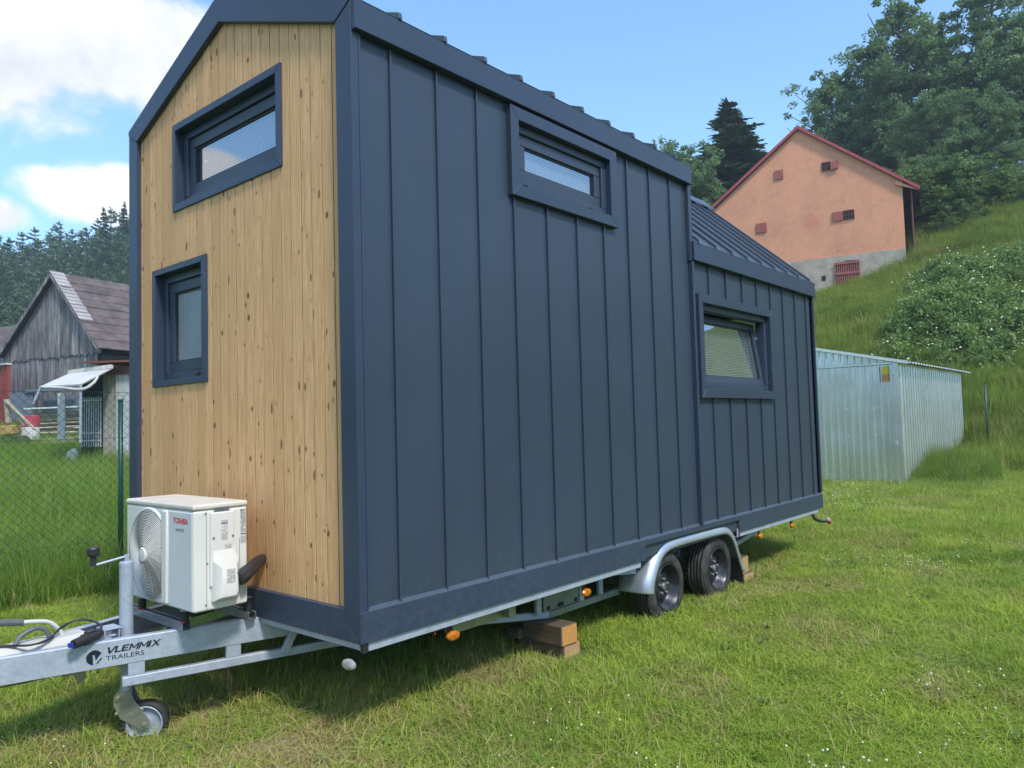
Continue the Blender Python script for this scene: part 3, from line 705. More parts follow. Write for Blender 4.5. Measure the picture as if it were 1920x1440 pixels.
# ================================================================== TRAILER
TR = thing('house_trailer', 'galvanised twin-axle trailer with drawbar and jockey wheel under the tiny house', 'trailer', (3.1, 1.25, G0))
def beam_y(x): return 0.885 - 0.29 * x                    # near drawbar line
fm = MB()
for sgn, nm in ((1, 'near'), (-1, 'far')):
    yy = lambda x: beam_y(x) if sgn == 1 else 2.60 - beam_y(x)
    mb = MB(); xs, xe = -1.40, 1.55
    a = np.array([xs, yy(xs)]); b = np.array([xe, yy(xe)]); t = (b - a) / np.linalg.norm(b - a); nrm = np.array([-t[1], t[0]]) * sgn
    def chan(z0, z1, w0, w1, x0=xs, x1=xe, yy=yy, nrm=nrm, mb=None):
        p0 = np.array([x0, yy(x0)]); p1 = np.array([x1, yy(x1)])
        c = [p0 + nrm * w0, p1 + nrm * w0, p1 + nrm * w1, p0 + nrm * w1]
        mb.add([(p[0], p[1], z) for z in (z0, z1) for p in c], [(0, 1, 2, 3), (4, 5, 6, 7), (0, 1, 5, 4), (1, 2, 6, 5), (2, 3, 7, 6), (3, 0, 4, 7)])
    chan(-0.125, -0.0015, 0.0, 0.005, mb=mb); chan(-0.007, 0.0, 0.0055, 0.048, mb=mb); chan(-0.125, -0.118, 0.0055, 0.048, mb=mb)
    mb.build('drawbar_beam', M['galv'], TR, bevel=0.003)
    mb = MB(); chan(-0.236, -0.190, 0.0, 0.040, x0=-0.625, x1=1.0, mb=mb)
    s2 = (lambda y: y) if sgn == 1 else (lambda y: 2.6 - y)
    mb.bar((0.99, s2(0.598), -0.213), (1.76, s2(0.285), -0.262), 0.04, 0.046); mb.build('lower_rail', M['galv'], TR, bevel=0.004)
    mb = MB()
    for xp in (-0.60, -0.155, 0.42, 1.0): chan(-0.1895, -0.1255, 0.003, 0.037, x0=xp, x1=xp + 0.072, mb=mb)
    mb.build('rail_post', M['galv'], TR, bevel=0.002)
    y = 0.265 if sgn == 1 else 2.19
    mb = MB(); mb.box(1.745, 2.60, y, y + 0.045, -0.285, -0.240); mb.box(1.40, 6.1, y + 0.05, y + 0.10, -0.125, -0.06)
    mb.build('chassis_rail', M['galv_dull'], TR, bevel=0.004)
br = MB()
br.bar((0.228, 0.815, -0.02), (0.130, 0.845, -0.215), 0.035, 0.04); br.bar((1.1, 0.56, -0.05), (1.1, 0.56, -0.19), 0.04, 0.045)
br.build('diagonal_brace', M['galv'], TR, bevel=0.003)
pl = MB(); pl.box(1.70, 2.09, 0.276, 0.282, -0.2395, -0.05); 
pl.build('jack_plate', M['galv_dull'], TR, bevel=0.002)
ho = MB()
for x, wx in ((1.735, 0.03), (1.85, 0.065), (2.04, 0.03)): ho.box(x, x + wx, 0.2735, 0.2755, -0.232, -0.205)
ho.build('plate_slot', M['voidblack'], TR)
po = MB()
for x in (1.62, 2.095, 2.33): po.box(x, x + 0.05, 0.266, 0.290, -0.2395, -0.05)
po.build('rail_post', M['galv'], TR, bevel=0.002)
tp = MB(); tp.bar((3.75, 0.29, -0.29), (4.75, 0.29, -0.185), 0.04, 0.045); tp.bar((4.75, 0.29, -0.185), (5.6, 0.29, -0.07), 0.04, 0.045)
tp.build('rear_rail', M['galv'], TR, bevel=0.003)
# perimeter frame under the cladding
pf = MB(); pf.box(0.055, CUT[0] - 0.06, 0.010, 0.016, -0.043, 0.030); pf.box(0.055, CUT[0] - 0.06, 0.0165, 0.06, -0.043, -0.037)
pf.box(CUT[1] - 0.03, L2 - 0.12, 0.010, 0.016, -0.043, 0.030); pf.box(CUT[1] - 0.03, L2 - 0.12, 0.0165, 0.06, -0.043, -0.037)
pf.box(0.018, 0.024, 0.03, 2.47, -0.034, 0.02); pf.box(0.0245, 0.075, 0.03, 2.47, -0.034, -0.028); pf.box(0.08, L2 - 0.1, 2.44, 2.49, -0.04, 0.02)
pf.build('perimeter_frame', M['galv'], TR, bevel=0.002)
pd = MB(); pd.box(0.10, L2 - 0.15, 0.07, 2.43, -0.012, 0.008); 
pd.build('floor_underside', M['under'], TR)
cx = MB()
for x in (0.5, 1.1, 1.7, 2.3, 4.6, 5.3, 6.0): cx.box(x, x + 0.05, 0.08, 2.42, -0.055, -0.013)
cx.box(0.026, 0.05, 0.0315, 0.05, -0.042, -0.0345)
cx.build('cross_member', M['galv_dull'], TR, bevel=0.002)
ec = MB(); ec.box(0.020, 0.048, 0.004, 0.028, -0.046, -0.001); ec.build('corner_cap', M['blackp'], TR, bevel=0.002)
sp_ = MB(); sp_.box(0.75, 1.20, 0.16, 0.22, -0.145, -0.06); sp_.box(1.16, 1.22, 0.10, 0.16, -0.135, -0.05); sp_.tube([(1.2, 0.095, -0.08), (1.2, 0.11, -0.08)], 0.012)
sp_.build('prop_stand', M['zinc'], TR, bevel=0.003)

# --- wheels
def wheel(x, y0, s=1):
    """y0: outer face; s=1 faces -Y"""
    r = 0.268; cz = G0 + r + 0.004
    ty = MB(); w = 0.175; n = 6
    prof = [(0.170, 0.022), (0.176, 0.008), (0.192, 0.001), (0.222, 0.0), (0.246, 0.006), (0.259, 0.018), (0.2655, 0.030)]
    grooves = []
    for yv in (0.045, 0.075, 0.1, 0.13): grooves += [(0.2675, yv - 0.004), (0.2605, yv - 0.003), (0.2605, yv + 0.003), (0.2675, yv + 0.004)]
    prof = prof + grooves + [(0.2655, w - 0.03), (0.259, w - 0.018), (0.246, w - 0.006), (0.222, w), (0.192, w), (0.170, w - 0.02)]
    ax = Vector((0, s, 0)); c = Vector((x, y0, cz))
    ty.lathe(prof, c, ax, 64, closed=True)
    # tread blocks on the shoulder
    for i in range(72):
        a = 2 * math.pi * i / 72; e = Vector((math.cos(a), 0, math.sin(a))); tdir = Vector((-math.sin(a), 0, math.cos(a)))
        for yv in (0.024, w - 0.04):
            p = c + e * 0.2655 + ax * (yv + 0.008); ty.bar(p - tdir * 0.0075, p + tdir * 0.0075, 0.018, 0.006, up=e)
    t = ty.build('tyre', M['tyre'], None)
    for p in t.data.polygons: p.use_smooth = True
    wo_ = bpy.data.objects.new('wheel', None); COL.objects.link(wo_); wo_.location = c; child(wo_, TR)
    child(t, wo_)
    rm = MB()
    rm.lathe([(0.173, 0.012), (0.180, 0.004), (0.175, -0.002), (0.166, 0.004), (0.162, 0.030), (0.150, 0.040), (0.147, 0.075), (0.130, 0.085), (0.118, 0.080),
              (0.105, 0.062), (0.092, 0.050), (0.080, 0.046), (0.060, 0.054), (0.036, 0.052), (0.034, 0.046), (0.001, 0.046)], c, ax, 48)
    rim = rm.build('rim', M['rim'], None, smooth=True); child(rim, wo_)
    nt = MB()
    for i in range(5):
        a = 2 * math.pi * i / 5 + 0.3; p = c + Vector((math.cos(a), 0, math.sin(a))) * 0.056
        nt.lathe([(0.001, 0.028), (0.009, 0.030), (0.0125, 0.036), (0.0125, 0.054)], p, ax, 6)
    nt.lathe([(0.001, 0.030), (0.022, 0.031), (0.028, 0.036), (0.030, 0.047)], c, ax, 24)
    o = nt.build('hub_and_nuts', M['nut'], None); child(o, wo_)
    vh = MB()
    for i in range(12):
        a = 2 * math.pi * (i + 0.5) / 12; p = c + Vector((math.cos(a), 0, math.sin(a))) * 0.112
        vh.lathe([(0.001, 0.0655), (0.010, 0.0655), (0.010, 0.0685)], p, ax, 10)
    vh.build('rim_hole', M['voidblack'], wo_)
for x in (2.935, 3.790):
    wheel(x, 0.048); wheel(x, 2.452, -1)
axl = MB()
for x in (2.935, 3.79):
    axl.box(x - 0.03, x + 0.03, 0.25, 2.25, -0.30, -0.24)
    axl.bar((x - 0.2, 0.33, -0.13), (x, 0.30, -0.27), 0.05, 0.06)
axl.build('axle', M['galv_dull'], TR, bevel=0.004)
# --- tandem mudguards
def mudguard(flip):
    lip = [(2.640, -0.262), (2.652, -0.19), (2.700, -0.11), (2.765, -0.03), (2.86, 0.016), (3.0, 0.034), (3.40, 0.036), (3.78, 0.030), (3.93, 0.004), (4.02, -0.07), (4.09, -0.19), (4.15, -0.30), (4.19, -0.355)]
    path = smoothpath([Vector((x, 0, z)) for x, z in lip], 5)
    pts = [(p.x, p.z) for p in path]
    sec = [(0.010, -0.012), (0.0, 0.0), (0.001, 0.014), (0.008, 0.034), (0.022, 0.052), (0.045, 0.066), (0.075, 0.073), (0.12, 0.075), (0.20, 0.075), (0.258, 0.073), (0.264, 0.065)]
    vs = []; fs = []; m = len(sec)
    for i, (x, z) in enumerate(pts):
        a = pts[max(i - 1, 0)]; b = pts[min(i + 1, len(pts) - 1)]; tx, tz_ = b[0] - a[0], b[1] - a[1]; l = math.hypot(tx, tz_)
        nx, nz = -tz_ / l, tx / l
        for yv, h in sec:
            y = yv if not flip else 2.5 - yv
            vs.append((x + nx * h, y, z + nz * h))
    for i in range(len(pts) - 1):
        for j in range(m - 1): a = i * m + j; fs.append((a, a + 1, a + m + 1, a + m))
    mb = MB(); mb.add(vs, fs)
    o = mb.build('mudguard', M['fender'], TR, smooth=True)
    md = o.modifiers.new('sheet', 'SOLIDIFY'); md.thickness = 0.003; md.offset = -1
    return pts
mudguard(False); mudguard(True)
mf = MB()                                                 # rubber flap and the dark inner face behind the rear wheel
mf.bar((4.165, 0.14, -0.24), (4.215, 0.14, -0.47), 0.24, 0.010, up=(1, 0, 0)); mf.build('mud_flap', M['rubber'], TR, bevel=0.002)
mbk = MB(); mbk.box(2.36, 2.57, 0.245, 0.285, -0.115, -0.09)
mbk.bar((2.30, 0.20, -0.075), (2.567, 0.10, -0.09), 0.004, 0.045); mbk.build('mudguard_bracket', M['galv'], TR, bevel=0.002)
wb = MB(); wb.box(CUT[0] - 0.02, CUT[1] + 0.01, 0.285, 0.30, -0.06, 0.10); wb.box(CUT[0], CUT[1], 0.022, 0.284, 0.085, 0.10)
wb.box(CUT[1] - 0.008, CUT[1], 0.0, 0.05, -0.05, 0.1035); wb.build('wheel_arch_box', M['under'], TR)

# --- marker lamps
def marker(x, y, z, kind='amber', ax=(0, -1, 0)):
    b = MB(); axv = Vector(ax)
    if kind == 'clear': b.bar((x + 0.02, y, z + 0.07), (x + 0.02, y, z + 0.02), 0.02, 0.025)
    else: b.box(x - 0.028, x + 0.012, y + 0.006, y + 0.012, z - 0.02, -0.0435)
    sup = b.build('marker_lamp', M['blackp'], TR, bevel=0.001)
    le = MB(); n = 20; e1 = Vector((1, 0, 0)) if abs(axv.y) > 0.5 else Vector((0, 1, 0)); e2 = Vector((0, 0, 1)); c = Vector((x, y, z))
    ring = []
    for rr, h in ((1.0, 0.0), (1.0, 0.012), (0.85, 0.019), (0.4, 0.023), (0.02, 0.024)):
        ring.append([c + e1 * (0.046 * rr * math.cos(2 * math.pi * i / n)) + e2 * (0.025 * rr * math.sin(2 * math.pi * i / n)) + axv * h for i in range(n)])
    vs = [p for r_ in ring for p in r_]; fs = [(i * n + j, i * n + (j + 1) % n, (i + 1) * n + (j + 1) % n, (i + 1) * n + j) for i in range(4) for j in range(n)] + [tuple(range(4 * n, 5 * n)), tuple(range(n))]
    le.add(vs, fs); le.build('lens', M['clearlens' if kind == 'clear' else 'amber'], sup, smooth=False)
for x in (0.635, 1.85, 4.66, 5.46): marker(x, 0.045, -0.105)
marker(-0.005, 0.075, -0.098, 'clear', (-1, 0, 0))
rt = MB(); rt.bar((0.60 - 0.1, 0.03, -0.043), (0.495, 0.03, -0.068), 0.006, 0.008); rt.build('red_tag', M['redlens'], TR)
# waste pipe, drain tube and rear outline lamp
wp = MB(); wp.tube([(4.62, 0.62, -0.17), (5.25, 0.62, -0.165)], 0.062, 16); wp.lathe([(0.001, 0.0), (0.072, 0.0), (0.072, 0.03), (0.001, 0.03)], (5.22, 0.62, -0.165), (1, 0, 0), 20)
wp.tube([(5.02, 0.60, -0.23), (5.12, 0.56, -0.26), (5.16, 0.55, -0.29)], 0.03, 10); wp.build('waste_pipe', M['zinc'], TR, smooth=False)
bk_ = MB(); bk_.box(4.60, 4.72, 0.40, 0.42, -0.19, -0.05); bk_.box(4.56, 4.60, 0.44, 0.52, -0.19, -0.05); bk_.build('lamp_bracket', M['galv_dull'], TR)
oa = MB(); oa.tube(smoothpath([(6.02, 0.03, -0.045), (6.03, 0.01, -0.10), (6.12, -0.03, -0.135), (6.24, -0.06, -0.145)], 5), [0.019] * 5 + [0.017] * 5 + [0.014] * 6, 10)
oarm = oa.build('outline_lamp', M['rubber'], TR, smooth=True)
ol = MB(); ol.lathe([(0.001, 0), (0.022, 0.0), (0.026, 0.012), (0.022, 0.02), (0.001, 0.02)], (6.24, -0.06, -0.15), (0.9, -0.3, -0.3), 14); ol.build('lens', M['redlens'], oarm)
ol = MB(); ol.lathe([(0.001, 0), (0.02, 0.0), (0.022, 0.012), (0.001, 0.02)], (6.232, -0.058, -0.128), (-0.5, -0.5, 0.5), 14); ol.build('lens', M['clearlens'], oarm)

# --- drawbar: jockey wheel, coupling housing, lever, cables
JX, JY = -0.545, 1.215
jt = MB(); jt.tube([(JX, JY, -0.10), (JX, JY, 0.345)], 0.033, 20); jt.lathe([(0.001, 0.352), (0.026, 0.352), (0.034, 0.345), (0.034, 0.325)], (JX, JY, 0), (0, 0, 1), 20)
jt.tube([(JX, JY, -0.10), (JX, JY, -0.375)], 0.028, 20)
jt.tube([(JX, JY, 0.352), (JX, JY, 0.385)], 0.009, 8)
jo = jt.build('jockey_wheel', M['galv'], TR, smooth=False)
jh = MB(); jh.tube([(JX + 0.012, JY, 0.378), (JX - 0.150, JY + 0.02, 0.350)], 0.006, 8); jh.build('crank', M['galv'], jo)
jk = MB(); jk.tube([(JX - 0.150, JY + 0.02, 0.350), (JX - 0.150, JY + 0.02, 0.395)], 0.014, 10); jk.lathe([(0.001, 0.442), (0.026, 0.442), (0.032, 0.434), (0.032, 0.405), (0.024, 0.396), (0.014, 0.392)], (JX - 0.150, JY + 0.02, 0), (0, 0, 1), 8)
jk.build('crank_knob', M['blackp'], jo, bevel=0.002)
fk = MB(); wxc, wzc = JX + 0.092, G0 - 0.040 + 0.112
def forkp(u, v, w): return (u, w, v)
def jr(v, a=R(-38)):                                      # the castor is swivelled a little about the tube
    x, y = v[0] - JX, v[1] - JY; return (JX + x * math.cos(a) - y * math.sin(a), JY + x * math.sin(a) + y * math.cos(a), v[2])
for yy in (-0.036, 0.034):
    fk.ext([(JX - 0.048, -0.315), (JX - 0.030, -0.295), (JX + 0.028, -0.295), (JX + 0.05, -0.35), (wxc + 0.028, wzc + 0.02), (wxc + 0.026, wzc - 0.014), (wxc - 0.01, wzc - 0.028), (JX - 0.02, -0.43), (JX - 0.052, -0.36)],
           lambda u, v, w: jr((u, w, v)), JY + yy, JY + yy + 0.004)
    fk.ext([(wxc - 0.075, wzc + 0.055), (wxc - 0.02, wzc + 0.09), (wxc + 0.0, wzc + 0.075), (wxc - 0.055, wzc + 0.035)], lambda u, v, w: jr((u, w, v)), JY + yy - 0.003, JY + yy + 0.007)
fk.tube([jr((JX - 0.035, JY - 0.05, -0.40)), jr((JX - 0.035, JY + 0.05, -0.40))], 0.007, 8)
fk.tube([jr((JX - 0.030, JY - 0.05, -0.325)), jr((JX - 0.030, JY + 0.05, -0.325))], 0.011, 10)
fk.tube([jr((wxc, JY - 0.045, wzc)), jr((wxc, JY + 0.045, wzc))], 0.010, 6)
fk.build('fork', M['zinc'], jo, bevel=0.0015)
wc = Vector(jr((wxc, JY, wzc))); wax = Vector((math.sin(R(38)), math.cos(R(38)), 0))
jw = MB(); jw.lathe([(0.082, -0.027), (0.092, -0.031), (0.107, -0.026), (0.112, -0.012), (0.113, 0.0), (0.112, 0.012), (0.107, 0.026), (0.092, 0.031), (0.082, 0.027)], wc, wax, 40, closed=True)
jty = jw.build('jockey_tyre', M['rubber'], jo, smooth=True)
jr_ = MB(); jr_.lathe([(0.084, -0.026), (0.088, -0.030), (0.080, -0.029), (0.076, -0.014), (0.035, -0.008), (0.02, -0.020), (0.001, -0.020)], wc, wax, 32)
jr_.lathe([(0.084, 0.026), (0.088, 0.030), (0.080, 0.029), (0.076, 0.014), (0.035, 0.008), (0.02, 0.020), (0.001, 0.020)], wc, wax, 32)
jr_.build('jockey_rim', M['galv'], jo, smooth=True)
cl = MB(); cl.box(-0.67, -0.585, 1.165, 1.27, 0.030, 0.036); cl.box(-0.67, -0.663, 1.165, 1.27, -0.06, 0.0295); cl.box(-0.60, -0.593, 1.17, 1.26, -0.06, 0.0295)
cl.tube([(-0.655, 1.155, 0.005), (-0.62, 1.155, 0.005)], 0.006, 8); cl.box(-0.70, -0.46, 1.13, 1.47, -0.075, -0.07)
cl.build('jockey_clamp', M['galv'], TR, bevel=0.002)
hs = MB(); hx = ((-1.36, 0.012), (-0.72, 0.125)); hs.add([(x_, 1.3 + s_ * w_ * k_, z_) for (x_, w_) in hx for s_, z_, k_ in ((-1, -0.05, 1), (1, -0.05, 1), (1, 0.002, 1), (0.5, 0.028, 1), (-0.5, 0.028, 1), (-1, 0.002, 1))],
    [tuple(range(6)), tuple(range(6, 12))] + [(i, (i + 1) % 6, 6 + (i + 1) % 6, 6 + i) for i in range(6)]); hs.build('coupling_housing', M['awning'], TR, bevel=0.006, seg=2)
lv = MB(); lv.tube(smoothpath([(-0.985, 1.3, 0.122), (-0.92, 1.3, 0.112), (-0.872, 1.3, 0.098), (-0.835, 1.3, 0.062), (-0.812, 1.3, 0.02)], 5), 0.0105, 12)
lvo = lv.build('brake_lever', M['white'], TR, smooth=True)
lg = MB(); lg.tube([(-1.25, 1.3, 0.170), (-0.985, 1.3, 0.1225)], 0.0155, 12); lg.build('lever_grip', M['greyp'], lvo, smooth=False)
hz_ = MB(); hz_.tube(smoothpath([(-1.03, 1.255, 0.03), (-1.0, 1.28, 0.062), (-0.945, 1.28, 0.085), (-0.90, 1.28, 0.075), (-0.875, 1.275, 0.03)], 5), 0.0115, 10); hz_.build('rubber_loop', M['greyp'], TR, smooth=True)
cbl = MB()
for k in range(2):
    o = 0.012 * k
    cbl.tube(smoothpath([(-1.60, 1.30, 0.05), (-1.25, 1.29 - o, 0.04), (-1.08, 1.285 - o, 0.036), (-0.99, 1.20 - o, 0.032 + o * 0.3), (-0.90, 1.23 - o, 0.034), (-0.83, 1.30 - o, 0.05 + o), (-0.76, 1.32, 0.075), (-0.70, 1.28 + o, 0.075), (-0.672, 1.20 + o, 0.055), (-0.705, 1.13, 0.035)], 6), 0.0048, 6)
cbl.tube(smoothpath([(-1.3, 1.25, -0.115), (-1.10, 1.25, -0.142), (-0.9, 1.25, -0.150), (-0.775, 1.25, -0.145)], 5), 0.003, 6)
cbl.build('cable', M['blackp'], TR, smooth=True)
pg = MB(); a = Vector((-0.842, 1.075, 0.022)); b = Vector((-0.700, 1.125, 0.038)); pg.tube([a, a.lerp(b, 0.32), a.lerp(b, 0.34), a.lerp(b, 0.8), b], [0.022, 0.024, 0.028, 0.028, 0.018], 14)
pg.bar(a.lerp(b, 0.45) + Vector((0, 0, 0.026)), a.lerp(b, 0.75) + Vector((0, 0, 0.026)), 0.03, 0.012)
pgo = pg.build('plug', M['blackp'], TR)
pin = MB(); pin.box(-0.862, -0.845, 1.06, 1.09, 0.012, 0.030); pin.build('blue_tag', pm('blue_tag', (0.02, 0.03, 0.35), None), pgo)
ab = MB(); ab.bar((-0.80, 1.25, -0.10), (-0.735, 1.25, -0.205), 0.006, 0.045, up=(1, 0, 0)); ab.box(-0.83, -0.75, 1.235, 1.265, -0.165, -0.12); ab.build('brake_anchor', M['zinc'], TR, bevel=0.002)

# --- lettering on the drawbar
def text_obj(body, size, mat, place, parent, name, extrude=0.0008, bold=0.0, shear=0.0, sx=1.0, spacing=1.0, align='LEFT'):
    cu = bpy.data.curves.new('t', 'FONT'); cu.body = body; cu.size = size; cu.extrude = extrude; cu.offset = bold; cu.shear = shear
    cu.space_character = spacing; cu.resolution_u = 3; cu.align_x = align
    tmp = bpy.data.objects.new('t', cu); COL.objects.link(tmp); bpy.context.view_layer.update()
    me = bpy.data.meshes.new_from_object(tmp.evaluated_get(bpy.context.evaluated_depsgraph_get())); bpy.data.objects.remove(tmp)
    for v in me.vertices:
        v.co = Vector(place(v.co.x * sx, v.co.y, v.co.z))
    me.materials.clear(); me.materials.append(mat); me.name = name
    o = bpy.data.objects.new(name, me); COL.objects.link(o); child(o, parent); return o
bdir = Vector((1, -0.29, 0)).normalized(); bn = Vector((-0.29, -1, 0)).normalized()
def onbeam(x0, z0):
    p0 = Vector((x0, beam_y(x0), z0)); return lambda u, v, w: tuple(p0 + bdir * u + Vector((0, 0, v)) + bn * (0.0008 + w))
# heavy italic capitals drawn as strokes on a unit-high grid
STROKES = {'V': (1.0, [((0, 1), (.42, 0)), ((.42, 0), (.95, 1))]), 'L': (.72, [((0, 0), (0, 1)), ((0, 0), (.66, 0))]), 'E': (.80, [((0, 0), (0, 1)), ((0, 0), (.7, 0)), ((0, .5), (.62, .5)), ((0, 1), (.7, 1))]),
           'M': (1.16, [((0, 0), (0, 1)), ((0, 1), (.5, .30)), ((.5, .30), (1.0, 1)), ((1.0, 1), (1.0, 0))]), 'I': (.20, [((0, 0), (0, 1))]), 'X': (.95, [((0, 0), (.9, 1)), ((0, 1), (.9, 0))])}
vl = MB(); fpl = onbeam(-0.692, -0.060); pen = 0.0; LH, LW = 0.0305, 0.0340
for n_, chh in enumerate('VLEMMIX'):
    adv, segs = STROKES[chh]
    for k_, (p, q) in enumerate(segs):
        hw = 0.0047 if p[1] != q[1] and chh != 'M' else 0.0037
        (px_, py_), (qx_, qy_) = [(pen + a_[0] * LW, a_[1] * (LH - 0.006) + 0.003) for a_ in (p, q)]
        if abs(py_ - qy_) < 1e-6: P = [(px_ - hw, py_ - 0.003), (qx_, py_ - 0.003), (qx_, py_ + 0.003), (px_ - hw, py_ + 0.003)]
        else:
            up, dn = ((px_, py_), (qx_, qy_)) if py_ > qy_ else ((qx_, qy_), (px_, py_))
            P = [(dn[0] - hw, dn[1] - 0.003), (dn[0] + hw, dn[1] - 0.003), (up[0] + hw, up[1] + 0.003), (up[0] - hw, up[1] + 0.003)]
        vl.ext([(u + 0.34 * v, v) for u, v in P], fpl, 0.0001 * (k_ + 1), 0.0005 + 0.0001 * k_)
    pen += (adv + 0.22) * LW * 0.93
vl.build('maker_lettering', M['navyink'], TR)
text_obj('TRAILERS', 0.031, M['navyink'], onbeam(-0.694, -0.093), TR, 'maker_lettering', 0.0004, 0.0, 0.0, 1.32, 1.0)
lgm = MB(); f = onbeam(-0.741, -0.068); rr = 0.0345
def sector(a0, a1, n=16): return [(rr * math.cos(R(a0 + (a1 - a0) * i / n)), rr * math.sin(R(a0 + (a1 - a0) * i / n))) for i in range(n + 1)]
lgm.ext(sector(28, 188) + [(-0.024, -0.005), (-0.007, 0.012), (0.002, 0.012), (0.006, -0.014)], f, 0.0, 0.0006)
lgm.ext(sector(188, 262) + [(-0.0055, -0.005), (-0.0075, 0.0105), (-0.0245, -0.006)], f, 0.0, 0.0006)
lgm.ext([(0.008, -0.029), (0.031, -0.004), (0.033, -0.010), (0.015, -0.0295)], f, 0.0, 0.0006)
lgm.build('maker_emblem', M['navyink'], TR)

# ================================================================== AIR CONDITIONER
AC = thing('air_conditioner', 'cream outdoor air conditioner unit with round fan grille standing on the drawbar', 'air conditioner', (-0.26, 1.15, 0.115))
ax0, ax1, ay0, ay1, az0, az1 = -0.413, -0.125, 0.762, 1.535, 0.118, 0.615
b = MB(); b.box(ax0, ax1, ay0, ay1, az0, az1); b.build('casing', M['cream'], AC, bevel=0.014, seg=3)
b = MB(); b.box(ax0 - 0.004, ax1 + 0.003, ay0 - 0.004, ay1 + 0.004, az1 + 0.001, az1 + 0.030); b.build('lid', M['creamtop'], AC, bevel=0.012, seg=3)
b = MB(); b.box(ax0 - 0.003, ax0 + 0.01, 0.775, 1.022, az0 + 0.006, az1 - 0.008); b.build('front_panel', M['panelgrey'], AC, bevel=0.006, seg=2)
b = MB()
FC = Vector((ax0 - 0.006, 1.238, 0.368)); FR = 0.236; CLIP = 1.094
b.box(ax0 - 0.012, ax0 + 0.008, 1.030, 1.092, az0 + 0.012, az1 - 0.008); b.build('grille_border', M['cream'], AC, bevel=0.010, seg=3)
def arc(r, n=72):
    """the part of a circle left of the border strip"""
    ps = []
    for i in range(n):
        a = -math.pi + 2 * math.pi * i / (n - 1); y = FC.y + r * math.cos(a); z = FC.z + r * math.sin(a)
        ps.append((y, z, a))
    a0 = math.acos(max(-1, min(1, (CLIP - FC.y) / r))) if r > FC.y - CLIP else None
    if a0 is None: return [(FC.y + r * math.cos(2 * math.pi * i / n), FC.z + r * math.sin(2 * math.pi * i / n)) for i in range(n + 1)]
    return [(FC.y + r * math.cos(-a0 + 2 * a0 * i / n), FC.z + r * math.sin(-a0 + 2 * a0 * i / n)) for i in range(n + 1)]
cav = MB(); P = arc(FR - 0.002); cav.add([(ax0 - 0.0035, y, z) for y, z in P], [tuple(range(len(P)))]); cav.build('fan_cavity', M['voidblack'], AC)
gr = MB(); nr = 25
def bulge(r, y=9): return 0.036 * max(0.0, 1 - (r / FR) ** 2.4) * min(1.0, max(0.0, (y - CLIP) / 0.13 + 0.04)) ** 0.8
for i in range(nr):
    r = 0.050 + (FR - 0.050) * i / (nr - 1); gr.tube([(FC.x - bulge(r, y), y, z) for y, z in arc(r)], 0.0018, 4, caps=False)
for i in range(14):
    a = 2 * math.pi * i / 14; pts = []
    for j in range(7):
        r = 0.045 + (FR - 0.045) * j / 6; q = (FC.x - bulge(r, FC.y + r * math.cos(a + 0.08 * j)) + 0.003, FC.y + r * math.cos(a + 0.08 * j), FC.z + r * math.sin(a + 0.08 * j))
        if q[1] > CLIP: pts.append(q)
    if len(pts) > 1: gr.tube(pts, 0.0010, 4, caps=False)
gr.lathe([(0.001, -0.042), (0.034, -0.040), (0.042, -0.034), (0.042, -0.028)], (FC.x, FC.y, FC.z), (1, 0, 0), 32)
P0_, P1_ = arc(FR - 0.001), arc(FR + 0.010); n = len(P0_)
gr.add([(ax0 - 0.010, y, z) for y, z in P0_] + [(ax0 - 0.0005, y, z) for y, z in P1_], [(i, i + 1, n + i + 1, n + i) for i in range(n - 1)])
gr.build('fan_grille', M['cream'], AC)
sc_ = MB()                                                # service cover with its bulge for the pipe valves
yo = ay0 - 0.0005
def acs(u, v, w): return (u, yo - w, v)
sc_.ext([(-0.335, 0.235), (-0.208, 0.235), (-0.205, 0.60), (-0.330, 0.60)], acs, 0.0, 0.014)
sc_.build('service_cover', M['cream'], AC, bevel=0.007, seg=3)
sc_ = MB()
vs = []
for (u, v, wd) in ((-0.325, 0.158, 0.016), (-0.325, 0.36, 0.016), (-0.325, 0.415, 0.0145), (-0.20, 0.415, 0.0145), (-0.185, 0.36, 0.016), (-0.182, 0.185, 0.016), (-0.20, 0.158, 0.016)): vs.append((u, v, wd))
n = len(vs); inner = [(-0.302, 0.178, 0.052), (-0.300, 0.325, 0.052), (-0.300, 0.392, 0.017), (-0.222, 0.392, 0.017), (-0.208, 0.335, 0.052), (-0.206, 0.20, 0.052), (-0.216, 0.178, 0.052)]
pts = [acs(u, v, 0.0) for u, v, _ in vs] + [acs(u, v, wd) for u, v, wd in vs] + [acs(u, v, wd) for u, v, wd in inner]
fs = [(i, (i + 1) % n, n + (i + 1) % n, n + i) for i in range(n)] + [(n + i, n + (i + 1) % n, 2 * n + (i + 1) % n, 2 * n + i) for i in range(n)] + [(2 * n + 0, 2 * n + 1, 2 * n + 4, 2 * n + 5, 2 * n + 6), (2 * n + 1, 2 * n + 2, 2 * n + 3, 2 * n + 4)]
sc_.add(pts, fs); sc_.build('valve_cover', M['cream'], AC, bevel=0.008, seg=3)
sc_ = MB(); sc_.box(-0.349, -0.3475, yo - 0.002, yo, az0 + 0.01, az1 - 0.004); sc_.box(-0.172, -0.1705, yo - 0.002, yo, az0 + 0.02, az1 - 0.16)
for u, v in ((-0.352, 0.598), (-0.16, 0.598), (-0.345, 0.352), (-0.352, 0.15)): sc_.lathe([(0.001, 0.004), (0.005, 0.003), (0.005, 0)], (u, yo, v), (0, -1, 0), 10)
for u, v in ((-0.318, 0.475), (-0.215, 0.475)): sc_.lathe([(0.001, 0.004), (0.006, 0.003), (0.006, 0)], (u, yo - 0.0145, v), (0, -1, 0), 10)
sc_.build('seam_and_screws', M['greyink'], AC)
